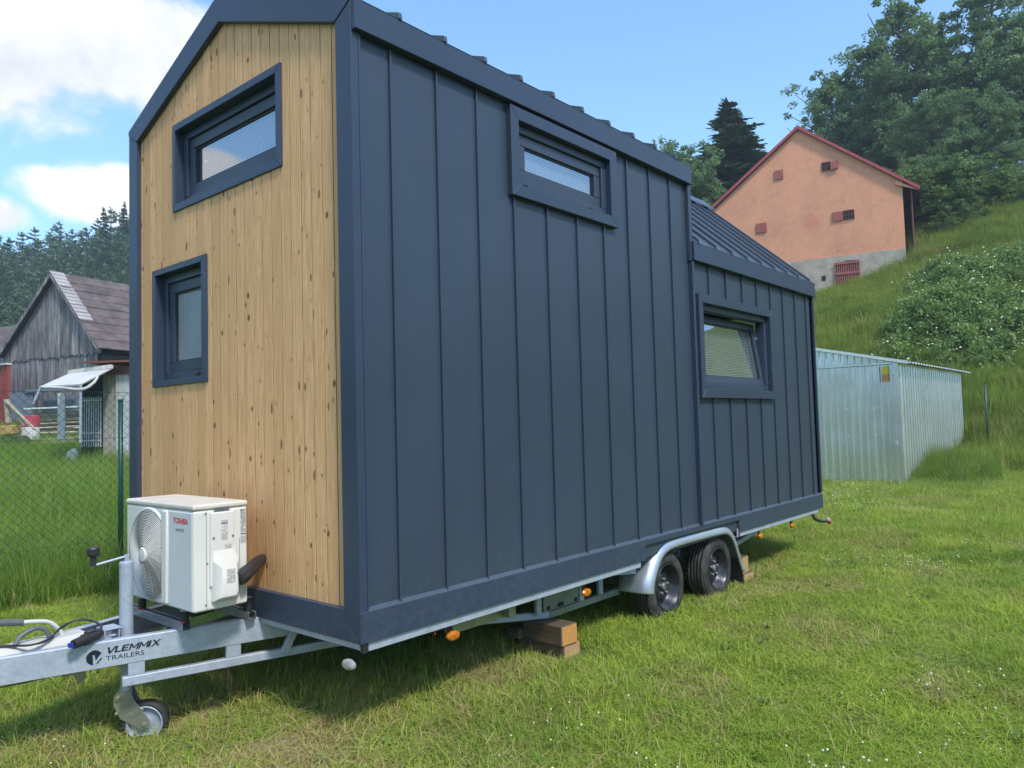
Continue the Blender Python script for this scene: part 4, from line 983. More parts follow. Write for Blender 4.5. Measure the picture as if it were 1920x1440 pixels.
hg = MB(); hg.ext([(-0.31, 0.606), (-0.225, 0.606), (-0.235, 0.619), (-0.30, 0.619)], acs, 0.0, 0.0055); hg.build('hand_grip', M['greyp'], AC)
text_obj('TOSHIBA', 0.040, M['redink'], lambda u, v, w: (ax0 - 0.0035 - w, 0.968 - u, 0.548 + v), AC, 'brand_lettering', 0.0003, 0.0009, 0, 0.92, 1.02)
text_obj('INVERTER', 0.0215, M['greyink'], lambda u, v, w: (ax0 - 0.0035 - w, 0.942 - u, 0.508 + v), AC, 'brand_lettering', 0.0003, 0.0, 0.0, 0.95, 1.0)
lb = MB(); rs = random.Random(3)
def lines(u0, u1, v0, v1, step, w, thick=0.0011):
    v = v1
    while v > v0:
        u = u0
        while u < u1 - 0.004:
            du = rs.uniform(0.004, 0.015); e = min(u + du, u1)
            if rs.random() < 0.85: lb.ext([(u, v), (e - 0.0015, v), (e - 0.0015, v + thick), (u, v + thick)], acs, w, w + 0.0005)
            u = e
        v -= step
lines(-0.276, -0.240, 0.458, 0.548, 0.0042, 0.0145); lines(-0.276, -0.238, 0.552, 0.5560, 0.003, 0.0145); lines(-0.258, -0.222, 0.412, 0.434, 0.004, 0.0148)
lines(-0.165, -0.133, 0.485, 0.600, 0.0038, 0.001); lines(-0.165, -0.133, 0.43, 0.462, 0.0045, 0.001); lines(-0.160, -0.135, 0.150, 0.205, 0.0042, 0.001)
lines(-0.268, -0.222, 0.245, 0.315, 0.0045, 0.0525)
for u, v, a_, b_ in ((-0.278, 0.540, 0.036, 0.006), (-0.166, 0.473, 0.034, 0.006)): lb.ext([(u, v), (u + a_, v), (u + a_, v + b_), (u, v + b_)], acs, 0.0145 if u < -0.2 else 0.001, 0.0150 if u < -0.2 else 0.0016)
lb.build('data_label', M['greyink'], AC)
wt_ = MB(); wt_.ext([(-0.158, 0.212), (-0.130, 0.212), (-0.144, 0.236)], acs, 0.001, 0.0016); wt_.build('warning_label', M['yellow'], AC)
# feet
ft = MB()
for y in (0.90, 1.40):
    ft.box(ax0 + 0.01, ax1 + 0.09, y - 0.02, y + 0.02, az0 - 0.0065, az0 - 0.0005)
ft.build('foot_bracket', M['galv_dull'], AC, bevel=0.001)
# pipe cover to the wall
pc = tag(MB().tube([(-0.200, 0.716, 0.258), (-0.165, 0.726, 0.272), (-0.09, 0.775, 0.296), (-0.02, 0.83, 0.312), (0.029, 0.872, 0.311)],
                   [0.038, 0.040, 0.035, 0.029, 0.025], 8).build('pipe_cover', M['blackp'], None), 'black plastic pipe cover running from the air conditioner to the larch wall', 'pipe cover')
# rails and rubber feet: part of the trailer's mounting
for x in (-0.360, -0.048):
    rl = MB(); x0 = x - 0.022; y0, y1 = beam_y(x) - 0.045, 2.6 - beam_y(x) + 0.045
    rl.box(x0, x0 + 0.044, y0, y1, 0.0015, 0.004); rl.box(x0, x0 + 0.003, y0, y1, 0.0045, 0.043); rl.box(x0 + 0.041, x0 + 0.044, y0, y1, 0.0045, 0.043)
    rl.box(x0 + 0.0035, x0 + 0.013, y0, y1, 0.040, 0.043); rl.box(x0 + 0.031, x0 + 0.0405, y0, y1, 0.040, 0.043)
    rl.build('mounting_rail', M['steelrail'], TR, bevel=0.001)
fb = MB()
for x in (-0.360, -0.048):
    for y in (0.90 if x > -0.3 else 0.965, 1.46): fb.tube([(x, y, 0.0435), (x, y, 0.098)], 0.020, 16)
fb.build('rubber_foot', M['rubber'], TR, bevel=0.002)
fb = MB()
for y in (0.965, 1.46): fb.lathe([(0.001, 0.010), (0.016, 0.009), (0.024, 0.004), (0.024, 0.0), (0.001, 0)], (-0.360, y, 0.0985), (0, 0, 1), 14)
fb.build('foot_washer', M['galv'], TR)
fb = MB()
for y in (0.965, 1.46): fb.box(-0.388, -0.374, y - 0.03, y - 0.005, 0.0435, 0.050)
fb.build('red_clip', M['redlens'], TR)

# ================================================================== SUPPORT BLOCKS
def timber(name, label, x0, x1, y0, y1, z0, z1, end='sawn', ang=0.0, grp='timber packing blocks under the trailer'):
    mb = MB(); mb.box(x0, x1, y0 + 0.002, y1, z0, z1)
    o = mb.build(name, M['timber'], None, bevel=0.006, seg=2)
    import bmesh
    tag(o, label, 'timber block', grp)
    e = MB(); e.box(x0 + 0.006, x1 - 0.006, y0 - 0.001, y0 + 0.003, z0 + 0.005, z1 - 0.005); eo = e.build('sawn_end', M[end], o)
    c = Vector(((x0 + x1) / 2, y0, 0)); rot = Matrix.Translation(c) @ Matrix.Rotation(ang, 4, 'Z') @ Matrix.Translation(-c)
    o.matrix_world = rot; return o
timber('timber_block', 'dark weathered timber lying on the grass, lowest block under the drawbar end', 1.655, 1.83, 0.085, 0.44, G0 - 0.01, -0.413, 'palewood', R(1))
timber('timber_block', 'timber with a bright orange sawn end on top of the front block stack', 1.625, 1.785, 0.075, 0.40, -0.412, -0.2875, 'sawn', R(-2))
tb = timber('timber_block', 'short thin timber offcut wedged under the chassis beside the front stack', 1.60, 1.70, 0.405, 0.52, -0.412, -0.345, 'timber', R(-6))
timber('timber_block', 'pale upright timber block behind the rear mudguard', 4.40, 4.56, 0.12, 0.30, -0.425, -0.275, 'palewood', R(4))
timber('timber_block', 'low timber block on the grass under the pale one behind the rear wheel', 4.41, 4.60, 0.10, 0.42, G0 - 0.01, -0.426, 'palewood', R(-3))

# ================================================================== BACKGROUND BUILDINGS
def local_frame(px, py, D, head):
    """frame standing at the point seen at (px, py) at distance D: u along heading, v up, w away from the viewer"""
    d = raydir(px, py); P = CAMLOC + d * (D / (d[0] * FWD[0] + d[1] * FWD[1]))
    h = (math.cos(R(head)), math.sin(R(head))); n = (math.sin(R(head)), -math.cos(R(head)))
    def f(u, v, w): return (P[0] + h[0] * u + n[0] * w, P[1] + h[1] * u + n[1] * w, v)
    def inv(x, y):                                        # pixel -> (u, z) on the front plane
        q = raydir(x, y); nn = np.array(n); k = ((P[:2] - CAMLOC[:2]) @ nn) / (q[:2] @ nn); p = CAMLOC + k * q
        return float((p[:2] - P[:2]) @ np.array(h)), float(p[2])
    return f, inv, P

# ---- salmon house on the hillside
f_, inv, P0 = local_frame(1700, 500, 36, 102)
HZ = float(P0[2])
OH = thing('hillside_house', 'salmon rendered house with crimson roof edge and stone plinth high on the grassy slope', 'house', tuple(f_(4.5, HZ - 0.6, 3)))
Ro = Matrix.Translation(OH.location) @ Matrix.Rotation(R(102), 4, 'Z')
def ohb(mb, name, mat, parent=None, bevel=0.0):
    """build in house coordinates so that object space runs along the wall"""
    o = mb.build(name, mat, None, bevel=bevel); return o
def hf(u, v, w): return f_(u, v, w)
WH, PLZ = 9.15, HZ + 0.90; EZ, AZ = 11.62, 15.02; UA = 4.60
aw = MB()
sl = 0.765
cz = HZ + 4.40; 
def houseface(mb):
    AZr = inv(1497, 238)[1] - 0.15; EZr = AZr - UA * sl - 0.01
    return EZr, AZr
EZr, AZr = houseface(aw)
aw.ext([(0.0, PLZ), (WH, PLZ), (WH, EZr), (UA, AZr), (0.0, EZr)], lambda u, v, w: (w, u, v - HZ), 0.0, 0.3)
o = aw.build('wall', M['salmon'], None)
o.matrix_world = Matrix.Translation(Vector(hf(0, HZ, 0))) @ Matrix(((math.sin(R(102)), math.cos(R(102)), 0, 0), (-math.cos(R(102)), math.sin(R(102)), 0, 0), (0, 0, 1, 0), (0, 0, 0, 1)))
def mchild(o, parent):
    mw = o.matrix_world.copy() if o.matrix_world != Matrix.Identity(4) else o.matrix_basis.copy()
    o.parent = parent; o.matrix_parent_inverse = world_of(parent).inverted(); o.matrix_basis = mw
mb_o = o.matrix_world.copy(); o.parent = OH; o.matrix_parent_inverse = world_of(OH).inverted(); o.matrix_basis = mb_o
mb = MB(); mb.ext([(-0.03, HZ - 2.6), (WH, HZ - 2.6), (WH, PLZ - 0.01), (0.0, PLZ - 0.01)], hf, -0.05, 0.3)
mb.ext([(-0.10, HZ - 1.0), (0.1, HZ - 1.0), (0.02, HZ + 0.6)], hf, -0.12, -0.06); mb.build('plinth', M['plinth'], OH)
mb = MB(); mb.ext([(0.02, HZ - 2.5), (0.2, HZ - 2.5), (0.2, EZr), (0.02, EZr)], hf, 0.31, 9.0); mb.ext([(WH - 0.3, HZ - 2.5), (WH, HZ - 2.5), (WH, EZr), (WH - 0.3, EZr)], hf, 0.31, 9)
mb.ext([(0.02, HZ - 2.5), (WH, HZ - 2.5), (WH, EZr), (UA, AZr), (0.02, EZr)], hf, 9.0, 9.2); mb.build('plank_side_wall', M['barnwood'], OH)
mb = MB()
for k in range(9): mb.ext([(-0.40, HZ + 0.6 - 0.25 * (k % 3)), (-0.34, HZ + 0.6 - 0.25 * (k % 3)), (-0.34, EZr - 0.1), (-0.40, EZr - 0.1)], hf, 0.2 + k * 0.42, 0.56 + k * 0.42)
mb.build('hanging_board', M['rusty'], OH)
ov = 0.72
def rz(u, top): return AZr + top - abs(u - UA) * sl
mb = MB()
for a, b in ((-ov, UA), (UA, WH + ov)):
    mb.ext([(a, rz(a, 0.02)), (b, rz(b, 0.02)), (b, rz(b, 0.15)), (a, rz(a, 0.15))], hf, -0.15, 9.4)
mb.build('roof', M['rusty'], OH)
mb = MB()
for a, b in ((-ov - 0.02, UA), (UA, WH + ov + 0.02)):
    mb.ext([(a, rz(a, 0.0)), (b, rz(b, 0.0)), (b, rz(b, 0.17)), (a, rz(a, 0.17))], hf, -0.20, -0.155)
mb.build('verge_board', M['roofred'], OH)
mb = MB(); mb.ext([(-ov, rz(-ov, 0.0) - 0.02), (0.3, EZr - 0.12), (0.3, EZr + 0.10), (-ov, rz(-ov, 0.0) - 0.06 + 0.04)], hf, -0.13, -0.002); mb.build('boxed_soffit', M['salmon'], OH)
def shut(pxl, pyt, pxr, pyb, name='shutter', mat='shutter', d0=-0.06, d1=-0.003, skew=0.0, parent=OH):
    a, b = inv(pxl, pyt), inv(pxr, pyb); mb = MB()
    mb.ext([(b[0], b[1] + skew), (a[0], b[1]), (a[0], a[1]), (b[0], a[1] + skew)], hf, d0, d1); return mb.build(name, M[mat], parent, bevel=0.004)
shut(1452, 321, 1469, 335); shut(1418, 420, 1438, 435)
for (x0, y0, x1, y1, x2, y2, x3, y3, op) in ((1541, 306, 1557, 319, 1557, 305, 1572, 317, 1), (1581, 396, 1602, 410, 1561, 399, 1580, 413, 0)):
    a, b = inv(x0, y0), inv(x1, y1); mb = MB(); mb.ext([(b[0], b[1]), (a[0], b[1]), (a[0], a[1]), (b[0], a[1])], hf, -0.018, -0.003); wn = mb.build('window', M['voidblack'], OH)
    mb = MB()
    for k in range(5):
        u = b[0] + (a[0] - b[0]) * k / 4; mb.ext([(u - 0.012, b[1]), (u + 0.012, b[1]), (u + 0.012, a[1]), (u - 0.012, a[1])], hf, -0.045, -0.02)
    for k in range(3):
        z = b[1] + (a[1] - b[1]) * k / 2; mb.ext([(b[0], z - 0.012), (a[0], z - 0.012), (a[0], z + 0.012), (b[0], z + 0.012)], hf, -0.060, -0.046)
    mb.build('window_grille', M['rusty'], wn)
    shut(x2, y2, x3, y3, skew=0.04 if op else 0.0, d0=-0.12 if op else -0.07)
a, b = inv(1566, 492), inv(1612, 521); mb = MB()
mb.ext([(b[0], b[1] - 0.6), (a[0], b[1] - 0.6), (a[0], a[1] - 0.10), ((a[0] + b[0]) / 2, a[1] + 0.02), (b[0], a[1] - 0.02)], hf, -0.075, -0.055); gt = mb.build('cellar_gate', M['voidblack'], OH)
mb = MB(); n = 11
for k in range(n + 1):
    u = b[0] + (a[0] - b[0]) * k / n; mb.ext([(u - 0.028, b[1] - 0.6), (u + 0.028, b[1] - 0.6), (u + 0.028, a[1] - 0.12), (u - 0.028, a[1] - 0.12)], hf, -0.125, -0.085)
for z in (a[1] - 0.11, a[1] - 0.62): mb.ext([(b[0] - 0.04, z - 0.05), (a[0] + 0.04, z - 0.05), (a[0] + 0.04, z + 0.06), (b[0] - 0.04, z + 0.06)], hf, -0.155, -0.127)
mb.build('gate_bars', M['shutter'], gt)
a, b = inv(1541, 518), inv(1549, 526); mb = MB(); mb.ext([(b[0], b[1]), (a[0], b[1]), (a[0], a[1]), (b[0], a[1])], hf, -0.07, -0.052); mb.build('vent_hole', M['voidblack'], OH)

# ---- sheet metal garage
GA = thing('metal_garage', 'low shiny corrugated zinc garage with a yellow sticker at the foot of the slope', 'garage', (17, 2.6, -0.5))
gx0, gx1, gy0, gy1 = 14.0, 20.0, 1.045, 4.2
gsl = 0.232
def gtop(y): return 2.02 + (y - gy0) * gsl
def corr(mb, fn, a, b, z0, ztop, pitch, depth, hold, vary=False):
    """folded sheet with narrow ribs between a and b"""
    u = a; pr = []
    while u < b:
        pr += [(u, 0.0)]
        if vary:
            for q in (0.2, 0.38, 0.56): pr += [(u + pitch * (q - 0.03), 0.0), (u + pitch * (q - 0.01), -0.005), (u + pitch * (q + 0.02), -0.005), (u + pitch * (q + 0.04), 0.0)]
        pr += [(u + pitch * hold, 0.0), (u + pitch * (hold + 0.10), -depth), (u + pitch * 0.90, -depth)]; u += pitch
    pr = [(min(p[0], b), p[1]) for p in pr] + [(b, 0.0)]
    vs = []; fs = []
    for u, d in pr: vs += [fn(u, z0, d), fn(u, ztop(u), d)]
    fs = [(2 * i, 2 * i + 2, 2 * i + 3, 2 * i + 1) for i in range(len(pr) - 1)]; mb.add(vs, fs, 0.5)
gz = -0.62
mb = MB(); corr(mb, lambda u, v, d: (gx0 + d, u, v), gy0, gy1, 2.015, lambda u: gtop(u) - 0.01, 0.14, 0.014, 0.66); mb.build('gable_panel', M['garage'], GA)
mb = MB(); corr(mb, lambda u, v, d: (gx0 - 0.015 + d, u, v), gy0 + 0.10, gy1 - 0.08, gz, lambda u: 1.96, 0.14, 0.022, 0.60); dr = mb.build('garage_door', M['garage'], GA)
mb = MB(); mb.box(gx0 - 0.05, gx0 - 0.012, gy0 + 0.02, gy0 + 0.098, gz, 2.0); mb.box(gx0 - 0.05, gx0 - 0.012, gy0 + 0.1, gy1, 1.965, 2.012)
for z in (0.35, 1.75): mb.box(gx0 - 0.075, gx0 - 0.051, gy0 + 0.07, gy0 + 0.12, z, z + 0.09)
mb.box(gx0 - 0.05, gx0 + 0.03, gy0 - 0.012, gy0 + 0.018, gz, 2.01); mb.build('door_frame', M['garage'], GA, bevel=0.004)
mb = MB()
for y in (1.5, 2.02, 2.5): 
    for z in (0.55, 1.1, 1.62): mb.box(gx0 - 0.034, gx0 - 0.031, y, y + 0.02, z, z + 0.02)
mb.build('rivet', M['garage_roof'], dr)
mb = MB(); corr(mb, lambda u, v, d: (u, gy0 + d, v), gx0 + 0.03, gx1, gz + 0.2, lambda u: 2.0, 0.205, 0.032, 0.5); mb.build('side_panel', M['garage'], GA)
mb = MB(); corr(mb, lambda u, v, d: (gx1 + d, u, v), gy0, gy1, gz, lambda u: gtop(u) - 0.02, 0.2, 0.012, 0.6); mb.box(gx0, gx1, gy1 - 0.01, gy1, gz, gtop(gy1) - 0.03); mb.build('rear_panel', M['garage'], GA)
mb = MB(); y0r, y1r = gy0 - 0.22, gy1 + 0.1; n = 110; vs = []
for i in range(n + 1):
    x = gx0 - 0.14 + (gx1 + 0.34 - gx0) * i / n; h = 0.012 * (1 if (i % 4) in (0, 1) else -1)
    vs += [(x, y0r, gtop(y0r) + 0.012 + h), (x, y1r, gtop(y1r) + 0.012 + h)]
mb.add(vs, [(2 * i, 2 * i + 2, 2 * i + 3, 2 * i + 1) for i in range(n)], 0.5)
mb.ext([(y0r, gtop(y0r) - 0.025), (y1r, gtop(y1r) - 0.025), (y1r, gtop(y1r) + 0.035), (y0r, gtop(y0r) + 0.035)], fr, gx0 - 0.150, gx0 - 0.141); o = mb.build('garage_roof', M['garage_roof'], GA)
o.modifiers.new('sheet', 'SOLIDIFY').thickness = 0.004
mb = MB(); mb.box(gx0 - 0.0430, gx0 - 0.0405, 1.21, 1.34, 1.78, 1.93); st_ = mb.build('sticker', M['yellow'], GA)
mb = MB(); mb.box(gx0 - 0.0430, gx0 - 0.0405, 1.21, 1.34, 1.63, 1.775); mb.build('sticker_lower_half', M['orange'], st_)
mb = MB(); mb.box(gx0 - 0.046, gx0 - 0.0435, 1.225, 1.325, 1.68, 1.74); mb.build('sticker_field', M['palewood'], st_)

tag(MB().box(18.95, 19.25, -0.02, 0.26, tz(19, 0.1) + 0.02, tz(19, 0.1) + 0.36).build('concrete_block', M['stone'], None, bevel=0.02, seg=2), 'small pale concrete block standing in the grass beside the zinc garage', 'block')

# ---- fence
def fence_post(x, y, h, label):
    z = tz(x, y); mb = MB(); mb.tube([(x, y, z - 0.1), (x, y, z + h)], 0.024, 14); p = mb.build('fence_post', M['post'], None)
    for q in p.data.polygons: q.use_smooth = len(q.vertices) == 4
    tag(p, label, 'fence post', 'green fence posts')
    mb = MB(); mb.lathe([(0.001, 0.006), (0.022, 0.005), (0.0265, 0.0), (0.0265, -0.02)], (x, y, z + h), (0, 0, 1), 14); mb.build('post_cap', M['post'], p)
    return z
fy = 4.98
zf = fence_post(0.94, fy, 1.78, 'dark green round fence post beside the larch front, carrying chain link')
xr, yr = at(1846.5, 18.6); fence_post(xr, yr, zat(718, 18.6, 1846) - tz(xr, yr), 'dark green fence post standing alone at the foot of the slope right of the garage')
mb = MB(); fx0, fx1 = -1.7, 2.6; zt0 = zat(736, 7.5, 222); zb0 = tz(0.9, fy) + 0.02; hh = zt0 - zb0; s = 0.082; yq = fy - 0.028
u = fx0 - hh
while u < fx1:
    for sg in (1, -1):
        a, bb = (u, zb0), (u + hh, zt0)
        x0, x1 = max(a[0], fx0), min(bb[0], fx1)
        if x1 - x0 > 0.02:
            za, zb_ = zb0 + (x0 - u), zb0 + (x1 - u)
            if sg < 0: za, zb_ = zt0 - (x0 - u), zt0 - (x1 - u)
            mb.tube([(x0, yq + 0.0025 * sg, za), (x1, yq + 0.0025 * sg, zb_)], 0.0017, 4, caps=False)
    u += s
for z in (zt0, zt0 - 0.45, zb0 + 0.4): mb.tube([(fx0, yq - 0.006, z), (fx1, yq - 0.006, z)], 0.0019, 4)
tag(mb.build('chain_link_fence', M['wire'], None), 'green chain link fence netting stretched across the meadow left of the tiny house', 'fence')

# ---- weathered barn
bf, binv, BP = local_frame(105, 514, 38, 105)
BN = thing('wooden_barn', 'old grey weathered plank barn with a rusty brown slab roof beyond the fence', 'barn', tuple(bf(0, 1.0, 4)))
A = binv(105, 514); EL = binv(5, 672); ER = binv(193, 655); JN = binv(100, 671)
bz = 0.6
def planks(mb, fn, u0, u1, z0, ztop, w0, bw=0.16, skip=()):
    u = u0
    while u < u1:
        w_ = min(bw * random.uniform(0.8, 1.2), u1 - u); zt_ = lambda q: ztop(q) + random.uniform(-0.02, 0.02)
        d = random.uniform(0, 0.02); rid = random.random(); dz = random.uniform(-0.05, 0.08)
        mb.ext([(u, z0 + dz), (u + w_ - 0.014, z0 + dz), (u + w_ - 0.014, ztop(u + w_)), (u, ztop(u))], fn, w0 - d, w0 + 0.03, rid); u += w_
ur, ul = ER[0], EL[0]                                     # u grows to the left in the picture
def btop(u): return A[1] - 0.15 + (ER[1] - A[1]) * (u / ur) if u < 0 else A[1] - 0.15 + (EL[1] - A[1]) * (u / ul)
mb = MB(); planks(mb, bf, ur * 0.97, ul * 0.97, JN[1], btop, 0.0); 
planks(mb, bf, ur * 0.86, ul * 0.86, bz - 0.4, lambda u: JN[1] + 0.12, 0.05)
mb.build('gable_boards', M['barnwood'], BN)
mb = MB(); mb.ext([(ur * 0.86, bz), (ul * 0.86, bz), (ul * 0.86, JN[1]), (0, A[1] - 0.5), (ur * 0.86, JN[1])], bf, 0.1, 0.2)
mb.ext([(ur * 0.9, bz), (ur * 0.86, bz), (ur * 0.86, ER[1] - 0.2), (ur * 0.9, ER[1] - 0.2)], bf, 0.21, 12); mb.build('inner_wall', M['dark'], BN)
for side, E_ in ((0, ER), (1, EL)):
    mb = MB(); rows = 9
    for i in range(rows):
        t0, t1 = i / rows, (i + 1) / rows * 1.0 + 0.02
        x0, z0 = E_[0] * t0, A[1] + (E_[1] - A[1]) * t0; x1, z1 = E_[0] * t1, A[1] + (E_[1] - A[1]) * t1
        w = -0.30
        while w < 13:
            ww = random.uniform(0.55, 0.62) if w < 0.2 else random.uniform(1.2, 2.2); lift = 0.03 * random.random()
            mb.ext([(x0, z0 + 0.10), (x1, z1 + 0.14 + lift), (x1, z1 + 0.10 + lift), (x0, z0 + 0.04)], bf, w, w + ww - 0.015); w += ww
    mb.build('roof_slabs', M['tile'], BN)
mb = MB()
for i in range(13):
    t0, t1 = i / 20, (i + 1) / 20 + 0.008
    mb.ext([(ER[0] * t0, A[1] + (ER[1] - A[1]) * t0 + 0.13), (ER[0] * t1, A[1] + (ER[1] - A[1]) * t1 + 0.19), (ER[0] * t1, A[1] + (ER[1] - A[1]) * t1 + 0.15), (ER[0] * t0, A[1] + (ER[1] - A[1]) * t0 + 0.10)], bf, -0.36, 0.35 + 0.05 * random.random())
mb.build('pale_verge_slabs', M['tilepale'], BN)
mb = MB(); mb.ext([(0, A[1] + 0.04), (EL[0] * 1.02, EL[1] - 0.02), (EL[0] * 1.02, EL[1] - 0.22), (0, A[1] - 0.22)], bf, -0.34, -0.29)
mb.ext([(0, A[1] + 0.04), (ER[0] * 1.02, ER[1] - 0.02), (ER[0] * 1.02, ER[1] - 0.16), (0, A[1] - 0.16)], bf, -0.34, -0.29); mb.build('verge_board', M['barnwood'], BN)

# ---- second barn roof far left and red shed
f2, inv2, P2 = local_frame(20, 640, 46, 100)
b2 = thing('far_barn', 'partly hidden barn with a rusty roof at the left edge behind the grey barn', 'barn', tuple(f2(0, 1.5, 2)))
a, b_ = inv2(42, 595), inv2(-70, 585)
mb = MB(); mb.ext([(a[0], a[1]), (b_[0], a[1] + 0.1), (b_[0], a[1] - 1.9), (a[0] - 0.3, a[1] - 1.75)], lambda u, v, w: f2(u, v, w + (a[1] - v) * -0.9), 1.5, 1.6); mb.build('roof', M['tile'], b2)
mb = MB(); planks(mb, f2, a[0], b_[0], 0.6, lambda u: a[1] - 1.75, 0.3, 0.25); mb.build('wall', M['barnwood'], b2)
f3, inv3, P3 = local_frame(15, 680, 36, 95)
rs_ = thing('red_shed', 'faded red plank shed with a pale roof edge at the left border', 'shed', tuple(f3(1, 1.0, 1)))
a = inv3(15, 682); c_ = inv3(-60, 690)
mb = MB(); planks(mb, f3, a[0], c_[0], 0.3, lambda u: a[1] - 0.05, 0.0, 0.2); mb.ext([(a[0], 0.3), (a[0] + 0.1, 0.3), (a[0] + 0.1, a[1] - 0.05), (a[0], a[1] - 0.05)], f3, 0.04, 0.12); mb.build('wall', M['redshed'], rs_)
mb = MB(); mb.ext([(a[0] - 0.05, a[1] - 0.05), (c_[0], a[1] + 0.05), (c_[0], a[1] + 0.14), (a[0] - 0.05, a[1] + 0.04)], f3, -0.1, 0.15); mb.build('roof', M['awning'], rs_)

# ---- white board shed with awning and barred gate
f4, inv4, P4 = local_frame(200, 760, 20, 118)
SHD = thing('garden_shed', 'flaking white board shed with barred door beyond the chain link fence', 'shed', tuple(f4(-0.5, 0.0, 1)))
sz = tz(P4[0], P4[1]) - 0.2
ul_, ur_ = inv4(152, 760)[0], inv4(285, 760)[0]; uw = inv4(217, 760)[0]; ug0 = inv4(155, 760)[0]; ug1 = inv4(190, 760)[0]; ztp = inv4(222, 690)[1]
mb = MB(); planks(mb, f4, ur_, uw, sz, lambda u: ztp, 0.0, 0.17); mb.build('white_boards', M['whiteboard'], SHD)
mb = MB(); planks(mb, f4, uw, ug1, sz, lambda u: ztp - 0.12, 0.06, 0.10); mb.build('old_boards', M['oldboard'], SHD)
mb = MB(); mb.ext([(ur_, sz), (ul_, sz), (ul_, ztp - 0.1), (ur_, ztp - 0.1)], f4, 0.35, 0.45); mb.ext([(ul_, sz), (ul_ + 0.08, sz), (ul_ + 0.08, ztp - 0.2), (ul_, ztp - 0.2)], f4, 0.1, 3); mb.build('inner_wall', M['dark'], SHD)
mb = MB(); mb.ext([(ur_, ztp + 0.02), (uw + 0.25, ztp + 0.02), (uw + 0.25, ztp - 0.17), (ur_, ztp - 0.17)], f4, -0.07, -0.035)
mb.ext([(ur_, ztp + 0.16), (inv4(173, 683)[0], ztp + 0.19), (inv4(173, 683)[0], ztp + 0.14), (ur_, ztp + 0.11)], f4, -0.3, 3.0); mb.build('rusty_fascia', M['rusty'], SHD)
gb = MB(); zg0, zg1 = inv4(172, 838)[1], inv4(172, 745)[1]
for k in range(9):
    u = ug1 + (ug0 - ug1) * k / 8; gb.ext([(u - 0.012, zg0), (u + 0.012, zg0), (u + 0.012, zg1), (u - 0.012, zg1)], f4, -0.03, -0.01)
for z in (zg0 + 0.15, zg0 + 0.35, zg1 - 0.10): gb.ext([(ug1 - 0.02, z), (ug0 + 0.02, z), (ug0 + 0.02, z + 0.035), (ug1 - 0.02, z + 0.035)], f4, -0.045, -0.031)
gb.build('barred_door', M['whiteboard'], SHD)
aw_ = MB(); p1, p2 = inv4(130, 698), inv4(210, 692); 
q1 = Vector(f4(p1[0], ztp + 0.02, -0.1)); q2 = Vector(f4(uw + 0.1, ztp + 0.04, -0.1))
def pt(px, py, D): d = raydir(px, py); return Vector(CAMLOC + d * (D / (d[0] * FWD[0] + d[1] * FWD[1])))
q3 = pt(153, 722, 17.6); q4 = pt(77, 726, 18.4)
q1 = pt(130, 702, 20.3); q2 = pt(209, 693, 19.6)
th = Vector((0, 0, 0.03)); aw_.add([q1, q2, q3, q4, q1 + th, q2 + th, q3 + th, q4 + th], [(0, 1, 2, 3), (4, 5, 6, 7), (0, 1, 5, 4), (1, 2, 6, 5), (2, 3, 7, 6), (3, 0, 4, 7)])
aw_.bar(q1 + Vector((0, 0, 0.06)), q2 + Vector((0, 0, 0.08)), 0.1, 0.10)
aw_.tube(smoothpath([q4, q4.lerp(q3, 0.5) - Vector((0, 0, 0.04)), q3 - Vector((0, 0, 0.10)), q3.lerp(q2, 0.35) - Vector((0, 0, 0.10)), q3.lerp(q2, 0.5)], 4), 0.035, 8)
awo = tag(aw_.build('awning', M['awning'], None), 'sagging weathered white awning sheet in front of the white board shed', 'awning')
mb = MB(); mb.bar(q4, pt(63, 757, 18.4), 0.05, 0.05); mb.bar(q3.lerp(q4, 0.02), pt(150, 830, 17.7), 0.05, 0.05); mb.build('awning_pole', M['galv'], awo)
# white panel leaning by the shed and small yard clutter
a, b = inv4(125, 738), inv4(138, 773); mb = MB(); mb.ext([(b[0], b[1] - 0.7), (a[0], b[1] - 0.7), (a[0], a[1]), (b[0], a[1])], f4, -0.3, -0.26)
tag(mb.build('propped_board', M['white'], None), 'upright white board at the left end of the white shed', 'board')
def yard(px, D): x, y = at(px, D); return x, y, tz(x, y)
x, y, z = yard(127, 19.0); mb = MB(); mb.add([(x + a_ * RGT[0] * 0.5 + c_ * FWD[0] * .25, y + a_ * RGT[1] * 0.5 + c_ * FWD[1] * .25, z + h) for a_, c_, h in ((-0.35, 0, 0), (0.32, 0.1, 0), (0.36, 0.9, 0), (-0.3, 1, 0), (-0.14, 0.2, 0.47), (0.28, 0.2, 0.58), (0.30, 0.7, 0.5), (-0.2, 0.8, 0.42))],
    [(0, 1, 2, 3), (4, 5, 6, 7), (0, 1, 5, 4), (1, 2, 6, 5), (2, 3, 7, 6), (3, 0, 4, 7)])
tag(mb.build('white_sack', M['white'], None, bevel=0.05, seg=3), 'crumpled white sack standing in the long grass in front of the shed', 'sack')
x, y, z = yard(55, 25); z += 0.1
dm = MB(); dm.tube([(x, y, z + 0.75), (x + 0.01, y, z + 1.12)], 0.29, 18); do = tag(dm.build('drum', M['drumred'], None, bevel=0.02), 'pinkish red and white drum among the yard clutter near the barn', 'drum')
dm = MB(); dm.tube([(x, y, z), (x, y, z + 0.745)], 0.28, 18); dm.build('drum_base', M['white'], do, bevel=0.02)
x, y, z = yard(28, 24); mc = MB()
def loc(a_, b_, h): return (x + RGT[0] * a_ + FWD[0] * b_, y + RGT[1] * a_ + FWD[1] * b_, z + h)
mc.bar(loc(-0.35, 0, 0.75), loc(0.05, 0, 0.78), 0.5, 0.3); mco = tag(mc.build('old_machine', M['machine'], None, bevel=0.03), 'yellow old machine on two small wheels with boards leaning on it', 'machine')
